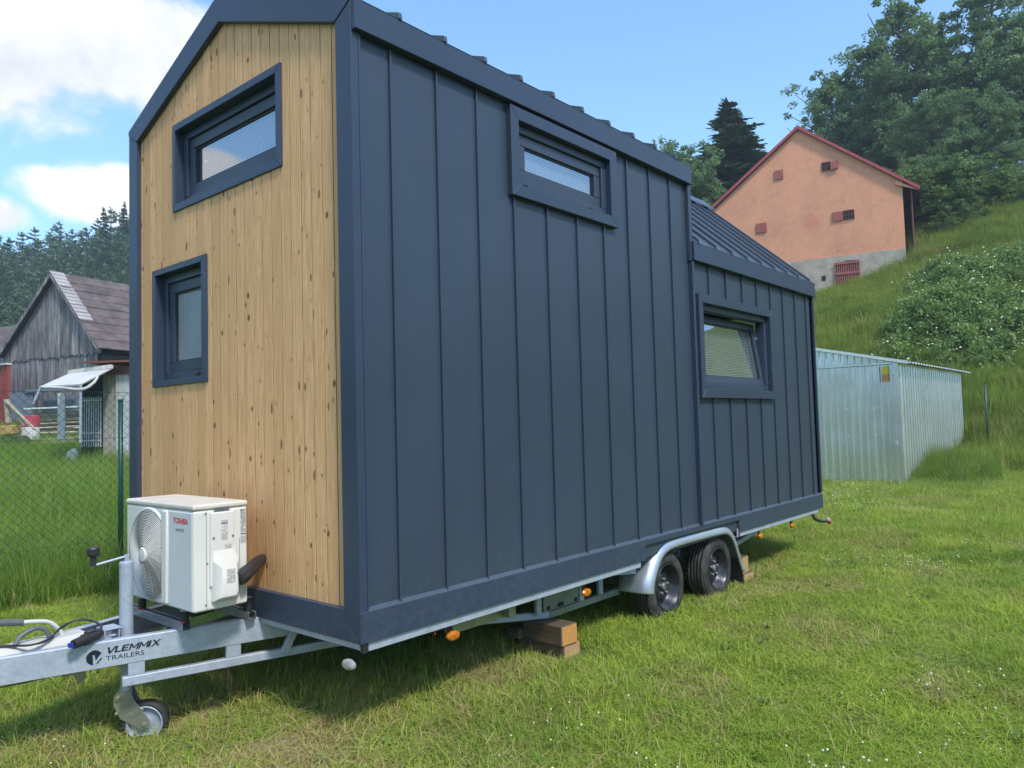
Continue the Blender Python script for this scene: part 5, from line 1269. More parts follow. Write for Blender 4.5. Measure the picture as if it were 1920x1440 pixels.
mc = MB(); mc.bar(loc(-0.15, -0.1, 1.0), loc(-0.22, -0.1, 1.75), 0.12, 0.12); mc.bar(loc(-0.18, -0.2, 1.7), loc(0.75, -0.2, 0.75), 0.10, 0.05); mc.bar(loc(-0.1, -0.15, 1.6), loc(0.4, -0.15, 0.9), 0.08, 0.05); mc.build('leaning_board', M['paleplank'], mco)
for a_ in (-0.22, 0.18):
    mc = MB(); mc.tube([loc(a_, -0.3, 0.32), loc(a_ + 0.05, 0.1, 0.32)], 0.27, 16); mc.build('wheel', M['rubber'], mco, bevel=0.02)
x, y, z = yard(70, 24.5); mc = MB(); mc.bar(loc(-0.5, 0, 0.32), loc(0.95, 0, 0.4), 0.8, 0.18); mc.bar(loc(-1.9, -0.6, -0.02), loc(0.1, -0.5, 0.02), 0.4, 0.08)
tag(mc.build('plank_pile', M['paleplank'], None), 'low pile of bleached planks lying in the yard grass', 'plank pile')
x, y, z = yard(110, 27); mc = MB()
for k in range(34):
    a_ = random.uniform(-1.0, -0.6); h = 0.25 + 0.03 * k; mc.tube([loc(a_, random.uniform(-0.2, 0.2), h), loc(a_ + random.uniform(1.6, 2.0), random.uniform(-0.2, 0.2), h + 0.04)], 0.035, 6)
wp_ = tag(mc.build('wood_pile', M['paleplank'], None), 'stacked poles and firewood in front of the barn wall', 'wood pile')
mc = MB(); mc.bar(loc(-0.95, 0, 1.42), loc(1.1, 0, 1.45), 1.0, 0.05); mc.build('pile_cover', M['white'], wp_)
x, y, z = yard(45, 31); mc = MB(); mc.bar(loc(-0.6, 0, 1.45), loc(0.35, 0, 1.45), 0.1, 1.1); mc.bar(loc(0.1, 0, 2.05), loc(2.0, 0, 2.1), 0.3, 0.12); mc.bar(loc(0.5, 0.5, 1.2), loc(1.8, 0.5, 1.2), 0.1, 1.2)
tag(mc.build('board_rack', M['blueframe'], None), 'slate blue board rack standing against the barn wall', 'rack')

# ================================================================== VEGETATION
def quads_mesh(name, C, A, B, rid, mat, extra=None):
    """N quads: centres C, half-axes A and B (N x 3)"""
    n = len(C); v = np.empty((n, 4, 3)); v[:, 0] = C - A - B; v[:, 1] = C + A - B * 0.35; v[:, 2] = C + A * 0.75 + B; v[:, 3] = C - A * 0.6 + B * 0.8
    me = bpy.data.meshes.new(name); me.vertices.add(4 * n); me.vertices.foreach_set('co', v.reshape(-1).astype(np.float32))
    me.loops.add(4 * n); me.loops.foreach_set('vertex_index', np.arange(4 * n, dtype=np.int32))
    me.polygons.add(n); me.polygons.foreach_set('loop_start', np.arange(0, 4 * n, 4, dtype=np.int32)); me.polygons.foreach_set('loop_total', np.full(n, 4, dtype=np.int32))
    me.update(calc_edges=True)
    at_ = me.attributes.new('rid', 'FLOAT', 'FACE'); at_.data.foreach_set('value', rid.astype(np.float32)); me.materials.append(mat); return me
def unit(v): return v / np.maximum(np.linalg.norm(v, axis=-1, keepdims=True), 1e-9)

def leaf_cloud(name, centres, radii, per, size, mat, rng, flat=0.75, tonejit=0.35):
    """leaves spread through clumps; every clump has its own tone"""
    C, RID = [], []
    for (c, r) in zip(centres, radii):
        k = max(3, int(per * rng.uniform(0.6, 1.4))); d = unit(rng.normal(size=(k, 3))) * (rng.random((k, 1)) ** 0.45) * r
        d[:, 2] *= flat; C.append(np.array(c) + d); RID.append(np.clip(rng.uniform(0, 1) * (1 - tonejit) + rng.random(k) * tonejit, 0, 1))
    C = np.concatenate(C); RID = np.concatenate(RID); n = len(C)
    nrm = unit(rng.normal(size=(n, 3)) + np.array([0, 0, 0.55])); t = unit(np.cross(nrm, rng.normal(size=(n, 3)))); b = np.cross(nrm, t)
    s = size * rng.uniform(0.6, 1.35, (n, 1)); return quads_mesh(name, C, t * s * 0.5, b * s * 0.36, RID, mat)

def broadleaf(seed, H, Rr, clumps=230, per=60, size=0.20, base=0.12, lean=0.0, shape=1.0, clump_r=0.5):
    rng = np.random.default_rng(seed); mb = MB(); random.seed(seed)
    trunk = [(lean * H * t * t + rng.normal() * 0.02 * H * t, rng.normal() * 0.02 * H * t, H * t) for t in np.linspace(0, 0.93, 7)]
    mb.tube([(trunk[0][0], trunk[0][1], -0.6)] + trunk, [0.022 * H] + [0.018 * H * (1 - t) + 0.01 for t in np.linspace(0, 0.93, 7)], 7, 0.4)
    cs, rs = [], []
    nb = 26
    for i in range(nb):
        t = base + (0.95 - base) * (i + rng.random()) / nb; k = min(int(t / 0.93 * 6), 5); f = t / 0.93 * 6 - k
        p0 = np.array(trunk[k]) * (1 - f) + np.array(trunk[min(k + 1, 6)]) * f
        a = i * 2.4 + rng.normal() * 0.5
        prof = (math.sin(math.pi * min(1, (t - base) / (1 - base) * 0.86 + 0.16)) ** 0.7) * shape + 0.10
        L = Rr * prof * rng.uniform(0.65, 1.25); up = rng.uniform(0.35, 0.9) * L
        p1 = p0 + np.array([math.cos(a) * L, math.sin(a) * L, up]); pm_ = (p0 + p1) / 2 + np.array([0, 0, -0.08 * L])
        mb.tube([tuple(p0), tuple(pm_), tuple(p1)], [0.006 * H, 0.004 * H, 0.0015 * H], 5, 0.4, caps=False)
        kk = max(2, int(clumps / nb * (0.5 + prof)))
        for j in range(kk):
            s_ = rng.uniform(0.30, 1.08); q = p0 + (p1 - p0) * s_ + rng.normal(size=3) * np.array([0.16, 0.16, 0.13]) * L
            cs.append(q); rs.append(clump_r * rng.uniform(0.5, 1.25) * (0.6 + 0.5 * (1 - s_ * 0.4)))
    for j in range(int(clumps * 0.06)):
        cs.append(np.array(trunk[-1]) + rng.normal(size=3) * np.array([0.05, 0.05, 0.05]) * H + np.array([0, 0, 0.02 * H])); rs.append(clump_r * 0.6)
    return mb, leaf_cloud('crown', cs, rs, per, size, M['leaf'], rng)

def spruce(seed, H, Rr, levels=30, mat='needle', droop=0.35, top=1.0, dens=1.0, candle=False):
    rng = np.random.default_rng(seed); mb = MB(); mb.tube([(0, 0, -0.6), (0, 0, H * 0.5), (0, 0, H)], [0.016 * H, 0.010 * H, 0.002 * H], 7, 0.4)
    C, A, B, RID = [], [], [], []
    for i in range(levels):
        t = (i + rng.random() * 0.8) / levels; z = H * (0.06 + 0.93 * t); rad = Rr * ((1 - t) ** top + 0.02) * rng.uniform(0.75, 1.15)
        for j in range(int(9 - 4 * t)):
            a = rng.random() * 6.283; L = rad * rng.uniform(0.6, 1.15); tone = rng.random()
            n = max(5, int(46 * dens * (0.25 + L / Rr)))
            s = rng.random(n) ** 0.75; wd = 0.20 * L * (1 - s * 0.55) + 0.05
            off = rng.normal(size=n) * wd; zz = z - droop * L * s ** 1.5 + (0.22 * L * s ** 3 if not candle else 0.55 * L * s ** 2) - np.abs(rng.normal(size=n)) * 0.10 * L
            ca, sa = math.cos(a), math.sin(a)
            C.append(np.stack([ca * L * s - sa * off, sa * L * s + ca * off, zz], -1))
            dirs = np.stack([ca - sa * 0.8 * np.sign(off), sa + ca * 0.8 * np.sign(off), (0.9 if candle else -0.35) + rng.normal(size=n) * 0.25], -1) + rng.normal(size=(n, 3)) * 0.25
            dirs = unit(dirs); nr = unit(rng.normal(size=(n, 3)) + np.array([0, 0, 1.0])); bb = unit(np.cross(dirs, nr))
            sz = H * 0.020 * rng.uniform(0.7, 1.4, (n, 1)) * (0.7 + 0.5 * (1 - t)); A.append(dirs * sz); B.append(bb * sz * 0.32)
            RID.append(np.clip(tone * 0.6 + rng.random(n) * 0.4, 0, 1))
    n = 14; zz = H * (0.95 + 0.06 * rng.random(n)); C.append(np.stack([rng.normal(size=n) * 0.01 * H, rng.normal(size=n) * 0.01 * H, zz], -1)); d = unit(rng.normal(size=(n, 3)) * 0.3 + np.array([0, 0, 1])); A.append(d * 0.02 * H); B.append(unit(np.cross(d, rng.normal(size=(n, 3)))) * 0.006 * H); RID.append(rng.random(n))
    return mb, quads_mesh('crown', np.concatenate(C), np.concatenate(A), np.concatenate(B), np.concatenate(RID), M[mat])

PROTO = {}
def proto(key, mb, crown):
    trunk = mb.build('trunk', M['bark']); me = trunk.data; bpy.data.objects.remove(trunk); me.shade_smooth(); PROTO[key] = (me, crown)
def place(name, label, cat, key, x, y, s, rz, group=None, sz=None, z=None):
    o = thing(name, label, cat, (x, y, tz(x, y) if z is None else z), group); o.rotation_euler = (0, 0, rz); o.scale = (s, s, sz or s)
    for nm, me in (('trunk', PROTO[key][0]), ('crown', PROTO[key][1])):
        c = bpy.data.objects.new(nm, me); COL.objects.link(c); c.parent = o
    return o
proto('asp0', *broadleaf(11, 10.0, 2.7, clumps=210, per=100, size=0.14, clump_r=0.52))
proto('asp1', *broadleaf(12, 10.0, 2.2, clumps=160, per=90, size=0.135, clump_r=0.44, lean=0.03))
proto('asp2', *broadleaf(13, 10.0, 3.2, clumps=270, per=100, size=0.145, clump_r=0.58, shape=1.1, base=0.06))
proto('thin', *broadleaf(14, 8.0, 2.4, clumps=110, per=60, size=0.12, clump_r=0.40))
proto('shrub0', *broadleaf(21, 3.2, 1.6, clumps=190, per=62, size=0.13, clump_r=0.36, base=0.0, shape=1.1))
proto('shrub1', *broadleaf(22, 3.4, 2.0, clumps=230, per=62, size=0.14, clump_r=0.38, base=0.0, shape=1.15))
for k in ('shrub0', 'shrub1'): PROTO[k][1].materials.clear(); PROTO[k][1].materials.append(M['leaf2'])
proto('spr0', *spruce(31, 10.0, 2.9, 34, dens=1.25)); proto('spr1', *spruce(32, 10.0, 2.3, 30))
for i in range(4): proto('pine%d' % i, *spruce(41 + i, 10.0, 2.6 + 0.3 * (i % 2), 17, 'pine', droop=0.05, top=0.62, dens=0.75, candle=True))

def tree_at(name, label, cat, key, H0, px, D, ytop, group=None, wide=1.0):
    x, y = at(px, D); zb = tz(x, y); h = zat(ytop, D, px) - zb; s = h / H0
    return place(name, label, cat, key, x, y, s * wide, random.uniform(0, 6.28), group, sz=s)
# wood at the upper edge of the slope
TR_ = [('asp1', 10, 1600, 53, 142, 'slender loose aspen rising just above the salmon roof ridge, leftmost of the slope trees'),
       ('thin', 8, 1592, 52, 150, 'sparse young aspen above the roof ridge of the salmon house'),
       ('asp0', 10, 1668, 52, 110, 'full aspen with sky gaps directly above the right roof slope of the salmon house'),
       ('asp1', 10, 1725, 49, 12, 'tallest aspen on the slope, its narrow top standing alone against the sky'),
       ('asp0', 10, 1700, 49, 150, 'broad aspen standing in front of the tallest one'),
       ('asp1', 10, 1780, 50, 52, 'aspen with feathery top just right of the tallest one'),
       ('asp0', 10, 1835, 48, 120, 'medium aspen in the dip of the tree line towards the right border'),
       ('asp1', 10, 1905, 47, -40, 'tall aspen cut off by the upper right corner of the photo'),
       ('asp2', 10, 1770, 44, 190, 'broad dark-leaved tree filling the middle of the wood right of the salmon house'),
       ('asp2', 10, 1870, 43, 185, 'broad leafy tree near the right border below the tall corner aspen'),
       ('asp2', 10, 1700, 49, 250, 'bushy tree growing close behind the right roof slope of the salmon house'),
       ('asp0', 10, 1960, 45, 40, 'leafy tree standing at the very right border of the slope wood'),
       ('asp2', 10, 1930, 41.5, 270, 'low broad tree at the right border above the grass bank'),
       ('asp2', 10, 1740, 42.5, 300, 'rounded leafy tree beside the right eave of the salmon house'),
       ('asp2', 10, 1820, 41.5, 300, 'rounded leafy tree in the centre of the front row above the grass bank'),
       ('asp2', 10, 2040, 44, 60, 'leafy tree just outside the right border of the slope wood'),
       ('asp0', 10, 1640, 54, 205, 'leafy tree half hidden behind the salmon house roof')]
for k, H0, px, D, yt, lb_ in TR_: tree_at('aspen_tree', lb_, 'tree', k, H0, px, D, yt, 'broadleaf trees on the slope')
SH_ = [('shrub1', 3.4, 1742, 40.0, 378, 'light green shrub beside the dark side wall of the salmon house'), ('shrub0', 3.2, 1775, 39.3, 330, 'upright pale shrub with pointed top in the front of the wood'),
       ('shrub1', 3.4, 1815, 38.3, 366, 'wide light green shrub at the upper edge of the grass bank'), ('shrub0', 3.2, 1860, 38.5, 325, 'tall light green shrub in front of the wood near the right border'),
       ('shrub1', 3.4, 1900, 38.0, 345, 'rounded shrub at the right border above the grass bank'), ('shrub1', 3.4, 1785, 37.2, 412, 'low dark shrub where the grass bank meets the wood'),
       ('shrub0', 3.2, 1735, 38.8, 430, 'small shrub at the foot of the salmon house side wall'), ('shrub1', 3.4, 1950, 37.5, 350, 'shrub cut by the right border above the grass bank'),
       ('shrub1', 3.4, 1840, 37.0, 400, 'low spreading shrub in the middle of the bank edge')]
for k, H0, px, D, yt, lb_ in SH_: tree_at('shrub', lb_, 'shrub', k, H0, px, D, yt, 'shrubs along the edge of the wood', wide=1.25)
# behind the roof step of the tiny house
tree_at('spruce_tree', 'dark pointed spruce standing free against the sky left of the salmon house', 'tree', 'spr0', 10, 1388, 50, 190, wide=2.5)
for k, H0, px, D, yt, lb_ in (('spr1', 10, 1345, 47, 325, 'small dark spruce tucked under the left of the tall pointed spruce'), ('asp0', 10, 1315, 44, 312, 'light green tree right behind the roof step of the tiny house'),
                            ('thin', 8, 1275, 46, 276, 'thin leafy tree top just above the far end of the tall fascia'), 
                            ('asp0', 10, 1240, 46, 305, 'leafy tree hidden behind the tall roof of the tiny house')):
    tree_at('spruce_tree' if k[0] == 's' else 'leafy_tree', lb_, 'tree', k, H0, px, D, yt, None if k == 'spr1' else 'leafy trees behind the tiny house')
# pine wood on the left hill: rows climbing the slope
rngp = np.random.default_rng(5); cnt = 0
def skyline(px): return np.interp(px, [-150, 0, 40, 75, 100, 150, 190, 215, 245, 330, 420], [450, 446, 442, 430, 424, 430, 408, 400, 396, 385, 380])
rows = [(66, 0.96), (74, 0.80), (83, 0.62), (92, 0.44), (101, 0.26), (111, 0.12), (122, 0.0)]
for D, fr_ in rows:
    step = 1417 * 3.3 / D * 0.62; px = -110 + rngp.uniform(0, step)
    while px < 330:
        yb = 610; yt = skyline(px) + (yb - skyline(px)) * fr_ + rngp.normal() * (9 if fr_ > 0 else 3.5)
        x, y = at(px, D + rngp.uniform(-3, 3)); h = zat(yt, D, px) - tz(x, y)
        if h > 3: 
            place('pine_tree', 'blue-green pine standing in the dense wood on the hill behind the grey barn', 'tree', 'pine%d' % rngp.integers(4), x, y, max(h / 10, 0.75) * rngp.uniform(1.15, 1.5), rngp.uniform(0, 6.28), 'pines of the wood on the left hill', sz=h / 10 * 1.0); cnt += 1
        px += step * rngp.uniform(0.8, 1.25)
for px, yt, lb_ in ((193, 390, 'dark spruce top standing above the pine wood left of the tiny house corner'), (232, 382, 'dark ragged tree top rising beside the tiny house corner above the pine wood')):
    tree_at('tall_pine', lb_, 'tree', 'spr0', 10, px, 118, yt, None, 0.9)
print('pines', cnt)

# --- dog rose thicket with white flowers
def rosebush(label, px, D, w, h, seed, nf):
    rng = np.random.default_rng(seed); x, y = at(px, D); z = tz(x, y); cs, rs = [], []
    for i in range(int(150 * w * h / 5)):
        a = rng.random() * 6.283; r = math.sqrt(rng.random()); q = np.array([math.cos(a) * r * w / 2, math.sin(a) * r * w / 2, 0]); hh = h * (1 - r ** 2.2) * rng.uniform(0.25, 1.0) + 0.1
        q[2] = hh + (tz(x + q[0], y + q[1]) - z); cs.append(q); rs.append(rng.uniform(0.22, 0.45))
    me = leaf_cloud('foliage', cs, rs, 85, 0.095, M['rose'], rng)
    root = thing('rose_bush', label, 'bush', (x, y, z), 'flowering dog rose bushes on the slope')
    o = bpy.data.objects.new('foliage', me); COL.objects.link(o); o.parent = root
    C = []
    for i in range(nf):
        c = cs[rng.integers(len(cs))]; C.append(c + np.array([rng.normal() * 0.15 - 0.25, rng.normal() * 0.2 - 0.15, abs(rng.normal()) * 0.12 + 0.18]))
    C = np.array(C); n = len(C); nr = unit(np.array([-0.5, -0.4, 0.6]) + rng.normal(size=(n, 3)) * 0.35); t = unit(np.cross(nr, rng.normal(size=(n, 3)))); b = np.cross(nr, t); s = rng.uniform(0.016, 0.036, (n, 1))
    f = quads_mesh('flowers', C, t * s, b * s, rng.random(n), M['petal']); o = bpy.data.objects.new('flowers', f); COL.objects.link(o); o.parent = root
    stems = MB()
    for i in range(14):
        c = cs[rng.integers(len(cs))]; stems.tube([(c[0] * 0.3, c[1] * 0.3, -0.1), (c[0] * 0.7, c[1] * 0.7, c[2] * 0.8), tuple(c)], [0.02, 0.012, 0.005], 5)
    so = stems.build('stems', M['bark']); so.parent = root
rosebush('large dog rose bush dotted with white flowers, in the middle of the slope', 1775, 26.5, 4.4, 2.0, 61, 80)
rosebush('dog rose bush thick with white flowers at the right border of the slope', 1880, 25.5, 4.0, 1.9, 62, 60)
rosebush('dog rose bush on the upper slope, nearest the salmon house corner', 1800, 30.5, 4.6, 1.5, 63, 110)
rosebush('flowering bush at the right border on the upper slope', 1905, 30.0, 4.4, 1.3, 64, 80)
rosebush('low dark rose bush at the foot of the thicket above the zinc garage', 1825, 24.2, 3.2, 1.1, 65, 20)
rosebush('small rose bush at the left end of the thicket', 1715, 25.6, 2.4, 1.0, 66, 22)

# ------------------------------------------------------------------ grass
def tuft(name, n, radius, h0, h1, wid, lean, mat, rng, heads=0.0, curl=0.5, flat=False):
    """a clump of bent blades"""
    r = radius * np.sqrt(rng.random(n)); a = rng.random(n) * 6.283; base = np.stack([r * np.cos(a), r * np.sin(a), np.full(n, -0.01)], -1)
    h = rng.uniform(h0, h1, n); az = rng.random(n) * 6.283; ln = np.abs(rng.normal(size=n)) * lean
    d = np.stack([np.cos(az), np.sin(az), np.zeros(n)], -1); sd = np.stack([-np.sin(az), np.cos(az), np.zeros(n)], -1)
    w_ = wid * rng.uniform(0.6, 1.4, n)
    P = [base, base + d * (h * ln * 0.35)[:, None] + np.array([0, 0, 1]) * (h * 0.55)[:, None], base + d * (h * ln * (0.9 + curl * 0.4))[:, None] + np.array([0, 0, 1]) * (h * (1.0 - 0.35 * np.clip(ln, 0, 1.5) * curl))[:, None]]
    tw = sd + d * rng.normal(size=(n, 1)) * 0.5
    v = np.stack([P[0] - tw * w_[:, None] / 2, P[0] + tw * w_[:, None] / 2, P[1] + tw * w_[:, None] * 0.42, P[1] - tw * w_[:, None] * 0.42, P[2]], 1)
    me = bpy.data.meshes.new(name); me.vertices.add(5 * n); me.vertices.foreach_set('co', v.reshape(-1).astype(np.float32))
    q = np.arange(n)[:, None] * 5; li = np.concatenate([q + np.array([[0, 1, 2, 3]]), q + np.array([[3, 2, 4]])], 1).reshape(-1)
    me.loops.add(7 * n); me.loops.foreach_set('vertex_index', li.astype(np.int32))
    ls = (np.arange(n)[:, None] * 7 + np.array([[0, 4]])).reshape(-1); lt = np.tile([4, 3], n)
    me.polygons.add(2 * n); me.polygons.foreach_set('loop_start', ls.astype(np.int32)); me.polygons.foreach_set('loop_total', lt.astype(np.int32)); me.update(calc_edges=True)
    rid = np.repeat(rng.random(n), 2); me.attributes.new('rid', 'FLOAT', 'FACE').data.foreach_set('value', rid.astype(np.float32)); me.materials.append(mat)
    return me
def variants(name, meshes):
    c = bpy.data.collections.new(name)
    for i, me in enumerate(meshes): c.objects.link(bpy.data.objects.new('%s_clump' % name, me))
    return c
def scatter(name, P, rot, scl, idx, coll, kindlabel):
    n = len(P); me = bpy.data.meshes.new(name); me.vertices.add(n); me.vertices.foreach_set('co', P.reshape(-1).astype(np.float32))
    me.attributes.new('rot', 'FLOAT_VECTOR', 'POINT').data.foreach_set('vector', rot.reshape(-1).astype(np.float32))
    me.attributes.new('scl', 'FLOAT_VECTOR', 'POINT').data.foreach_set('vector', scl.reshape(-1).astype(np.float32))
    me.attributes.new('idx', 'INT', 'POINT').data.foreach_set('value', idx.astype(np.int32)); me.update()
    o = bpy.data.objects.new(name, me); COL.objects.link(o); o['kind'] = 'stuff'; tag(o, kindlabel, name.replace('_', ' '))
    t = bpy.data.node_groups.new(name, 'GeometryNodeTree'); t.interface.new_socket('Geometry', in_out='INPUT', socket_type='NodeSocketGeometry'); t.interface.new_socket('Geometry', in_out='OUTPUT', socket_type='NodeSocketGeometry')
    N = t.nodes; gi = N.new('NodeGroupInput'); go = N.new('NodeGroupOutput'); ip = N.new('GeometryNodeInstanceOnPoints'); ci = N.new('GeometryNodeCollectionInfo')
    ci.inputs['Collection'].default_value = coll; ci.inputs['Separate Children'].default_value = True; ci.inputs['Reset Children'].default_value = True
    def at_(nm, dt):
        a = N.new('GeometryNodeInputNamedAttribute'); a.data_type = dt; a.inputs['Name'].default_value = nm; return a.outputs['Attribute']
    L = t.links.new; L(gi.outputs[0], ip.inputs['Points']); L(ci.outputs[0], ip.inputs['Instance']); ip.inputs['Pick Instance'].default_value = True
    L(at_('idx', 'INT'), ip.inputs['Instance Index']); e2r = N.new('FunctionNodeEulerToRotation'); L(at_('rot', 'FLOAT_VECTOR'), e2r.inputs[0]); L(e2r.outputs[0], ip.inputs['Rotation']); L(at_('scl', 'FLOAT_VECTOR'), ip.inputs['Scale'])
    L(ip.outputs[0], go.inputs[0]); md = o.modifiers.new('scatter', 'NODES'); md.node_group = t; return o
GR = np.random.default_rng(99)
def wedge(n, d0, d1, p0=-260, p1=2180, power=1.0):
    """random ground points in the part of the field the photo looks over; power 1 thins them with distance"""
    u = GR.random(n)
    if power == 1.0: D = d0 + (d1 - d0) * u                # density ~ 1 / D
    else: D = np.sqrt(d0 * d0 + (d1 * d1 - d0 * d0) * u)
    px = GR.uniform(p0, p1, n); xy = CAMLOC[:2] + D[:, None] * FWD + (D * (px - 960) / FPX)[:, None] * RGT
    return xy[:, 0], xy[:, 1], D, px
def soft_noise(x, y, s=1.0, seed=0.0):
    return 0.5 + 0.17 * (np.sin(x * 1.7 * s + seed) * np.cos(y * 1.3 * s + 1.1 + seed) + np.sin((x + y) * 0.9 * s + 2 * seed) + np.sin((x * 0.6 - y * 1.9) * s + seed) * 0.8)
def do_scatter(name, x, y, coll, nvar, s0, s1, label, D=None, grow=0.0, hmul=None):
    n = len(x); z = terrain(x, y); P = np.stack([x, y, z], -1); rot = np.stack([GR.normal(size=n) * 0.06, GR.normal(size=n) * 0.06, GR.random(n) * 6.283], -1)
    s = GR.uniform(s0, s1, n) * (1 + grow * (D if D is not None else 0)); sc_ = np.stack([s, s, s * (hmul if hmul is not None else 1)], -1)
    return scatter(name, P, rot, sc_, GR.integers(0, nvar, n), coll, label)
inside = lambda x, y, x0, x1, y0, y1: (x > x0) & (x < x1) & (y > y0) & (y < y1)
def clear(x, y):
    """no clumps inside the garage, the wheels, blocks or the salmon house"""
    k = inside(x, y, 13.95, 20.05, 1.0, 4.25)
    for c in ((2.935, 3.79)): k |= inside(x, y, c - 0.10, c + 0.10, 0.03, 0.24)
    k |= inside(x, y, 1.45, 2.0, -0.16, 0.5) | inside(x, y, 4.34, 4.66, 0.0, 0.4) | inside(x, y, -0.62, -0.36, 0.98, 1.26)
    for c in (2.935, 3.79): k |= inside(x, y, c - 0.14, c + 0.14, -0.05, 0.05)
    return ~k
lawn = variants('lawn', [tuft('lawn_clump', 190, 0.17, 0.025, 0.065, 0.0030, 0.9, M['lawn'], GR) for _ in range(4)] + [tuft('lawn_clump', 110, 0.15, 0.05, 0.12, 0.0036, 1.0, M['lawn'], GR) for _ in range(3)])
x, y, D, px = wedge(19500, 2.0, 17.0, -260, 2800); k = clear(x, y) & (y < 4.6 + 0.0 * x) & (x < 18.5)
# thin out over the two trodden spots and leave tall clumps only here and there
bare = np.minimum(((x + 0.20) / 0.30) ** 2 + ((y - 0.45) / 0.14) ** 2, ((x + 0.12) / 0.30) ** 2 + ((y - 1.10) / 0.16) ** 2)
k &= ~((bare < 1.15) & (GR.random(len(x)) < 0.90)); x, y, D = x[k], y[k], D[k]
nn = soft_noise(x, y, 1.1); rough = np.clip((x - 5.5) / 5, 0, 1) * np.clip((x + 2.2 - y * 0.3) / 5, 0, 1)
hm = 0.44 + 0.9 * np.clip(nn - 0.45, 0, 0.5) + 0.6 * rough
hm = np.where(inside(x, y, 0.2, 6.2, 0.55, 2.4), hm * 1.6, hm)
do_scatter('lawn_grass', x, y, lawn, 7, 0.8, 1.25, 'mown lawn grass around the tiny house and its trailer', D, 0.035, hm)
# longer grass: under the trailer, around the garage, rough strip to the right
tall = variants('tall', [tuft('tall_clump', 85, 0.14, 0.10, 0.26, 0.0042, 0.75, M['meadow'], GR, curl=0.9) for _ in range(4)])
x, y, D, px = wedge(8000, 2.5, 22.0, -260, 2600); nn = soft_noise(x, y, 0.9, 2.0)
mound = np.exp(-(((x - 15.6) / 1.5) ** 2 + ((y - 0.55) / 0.45) ** 2)); under = inside(x, y, 0.6, 6.4, 0.7, 2.6)
edge = inside(x, y, 13.2, 20.6, 0.55, 1.0) | inside(x, y, 13.5, 13.95, 0.9, 4.4)
pr_ = np.clip(under * 0.35 + mound * 1.0 + edge * 0.8 + np.clip((x - 7.0) / 6, 0, 1) * np.clip(nn - 0.35, 0, 0.5) * 0.9 + np.clip(nn - 0.62, 0, 1) * 0.9 + (x > 17.6) * 0.8, 0, 1)
k = clear(x, y) & (GR.random(len(x)) < pr_) & (y < 4.7) & (x < 22); m_ = mound[k]; x, y, D = x[k], y[k], D[k]
do_scatter('long_grass', x, y, tall, 4, 0.5, 0.95, 'longer grass tufts under the trailer and around the zinc garage', D, 0.012, 0.65 + 1.1 * m_)
x = 15.7 + GR.normal(size=420) * 1.05; y = 0.50 + GR.normal(size=420) * 0.30; k = clear(x, y) & (y < 1.0); x, y = x[k], y[k]
hm = 1.9 * np.exp(-((x - 15.9) / 1.5) ** 2) + 0.6
do_scatter('grass_mound', x, y, tall, 4, 0.9, 1.5, 'bright overgrown grass mound leaning against the side of the zinc garage', None, 0, hm)
# meadow beyond the fence
mead = variants('meadow', [tuft('meadow_clump', 120, 0.24, 0.14, 0.42, 0.0050, 0.65, M['meadow'], GR, curl=0.8) for _ in range(4)] + [tuft('meadow_clump', 46, 0.22, 0.35, 0.75, 0.0038, 0.42, M['meadow'], GR, curl=0.6) for _ in range(2)])
x, y, D, px = wedge(15000, 5.5, 60.0, -300, 420); k = (y > 4.55) & (y < 70) & ~((D > 17) & (D < 23) & (px > 150) & (px < 270) & (D > 20.3)); x, y, D = x[k], y[k], D[k]
hm = np.where(y < 5.6, 0.82, 0.62) + 0.35 * soft_noise(x, y, 0.5, 4)
do_scatter('meadow_grass', x, y, mead, 6, 0.6, 0.95, 'uncut meadow grass beyond the chain link fence', D, 0.028, hm)
# hillside
hill = variants('hill', [tuft('hill_clump', 130, 0.30, 0.16, 0.50, 0.0090, 0.7, M['hillgrass'], GR, curl=0.9) for _ in range(5)])
x, y, D, px = wedge(17000, 16.5, 50.0, 1180, 2200, 2); k = (x > 17.5) & clear(x, y)
hxy = np.array([P0[0], P0[1]]); u_ = (x - hxy[0]) * math.cos(R(102)) + (y - hxy[1]) * math.sin(R(102)); w__ = (x - hxy[0]) * math.sin(R(102)) - (y - hxy[1]) * math.cos(R(102))
k &= ~((u_ > -0.2) & (u_ < 9.4) & (w__ > -0.1) & (w__ < 9)); x, y, D = x[k], y[k], D[k]; nn = soft_noise(x, y, 0.6, 1.0)
front = np.exp(-((x - 36.2) / 2.2) ** 2 - ((y - 11.0) / 5.5) ** 2)
do_scatter('hillside_grass', x, y, hill, 5, 0.9, 1.5, 'long rough grass covering the slope below the salmon house', D, 0.010, (0.55 + 0.8 * nn) * (1 - 0.62 * front))
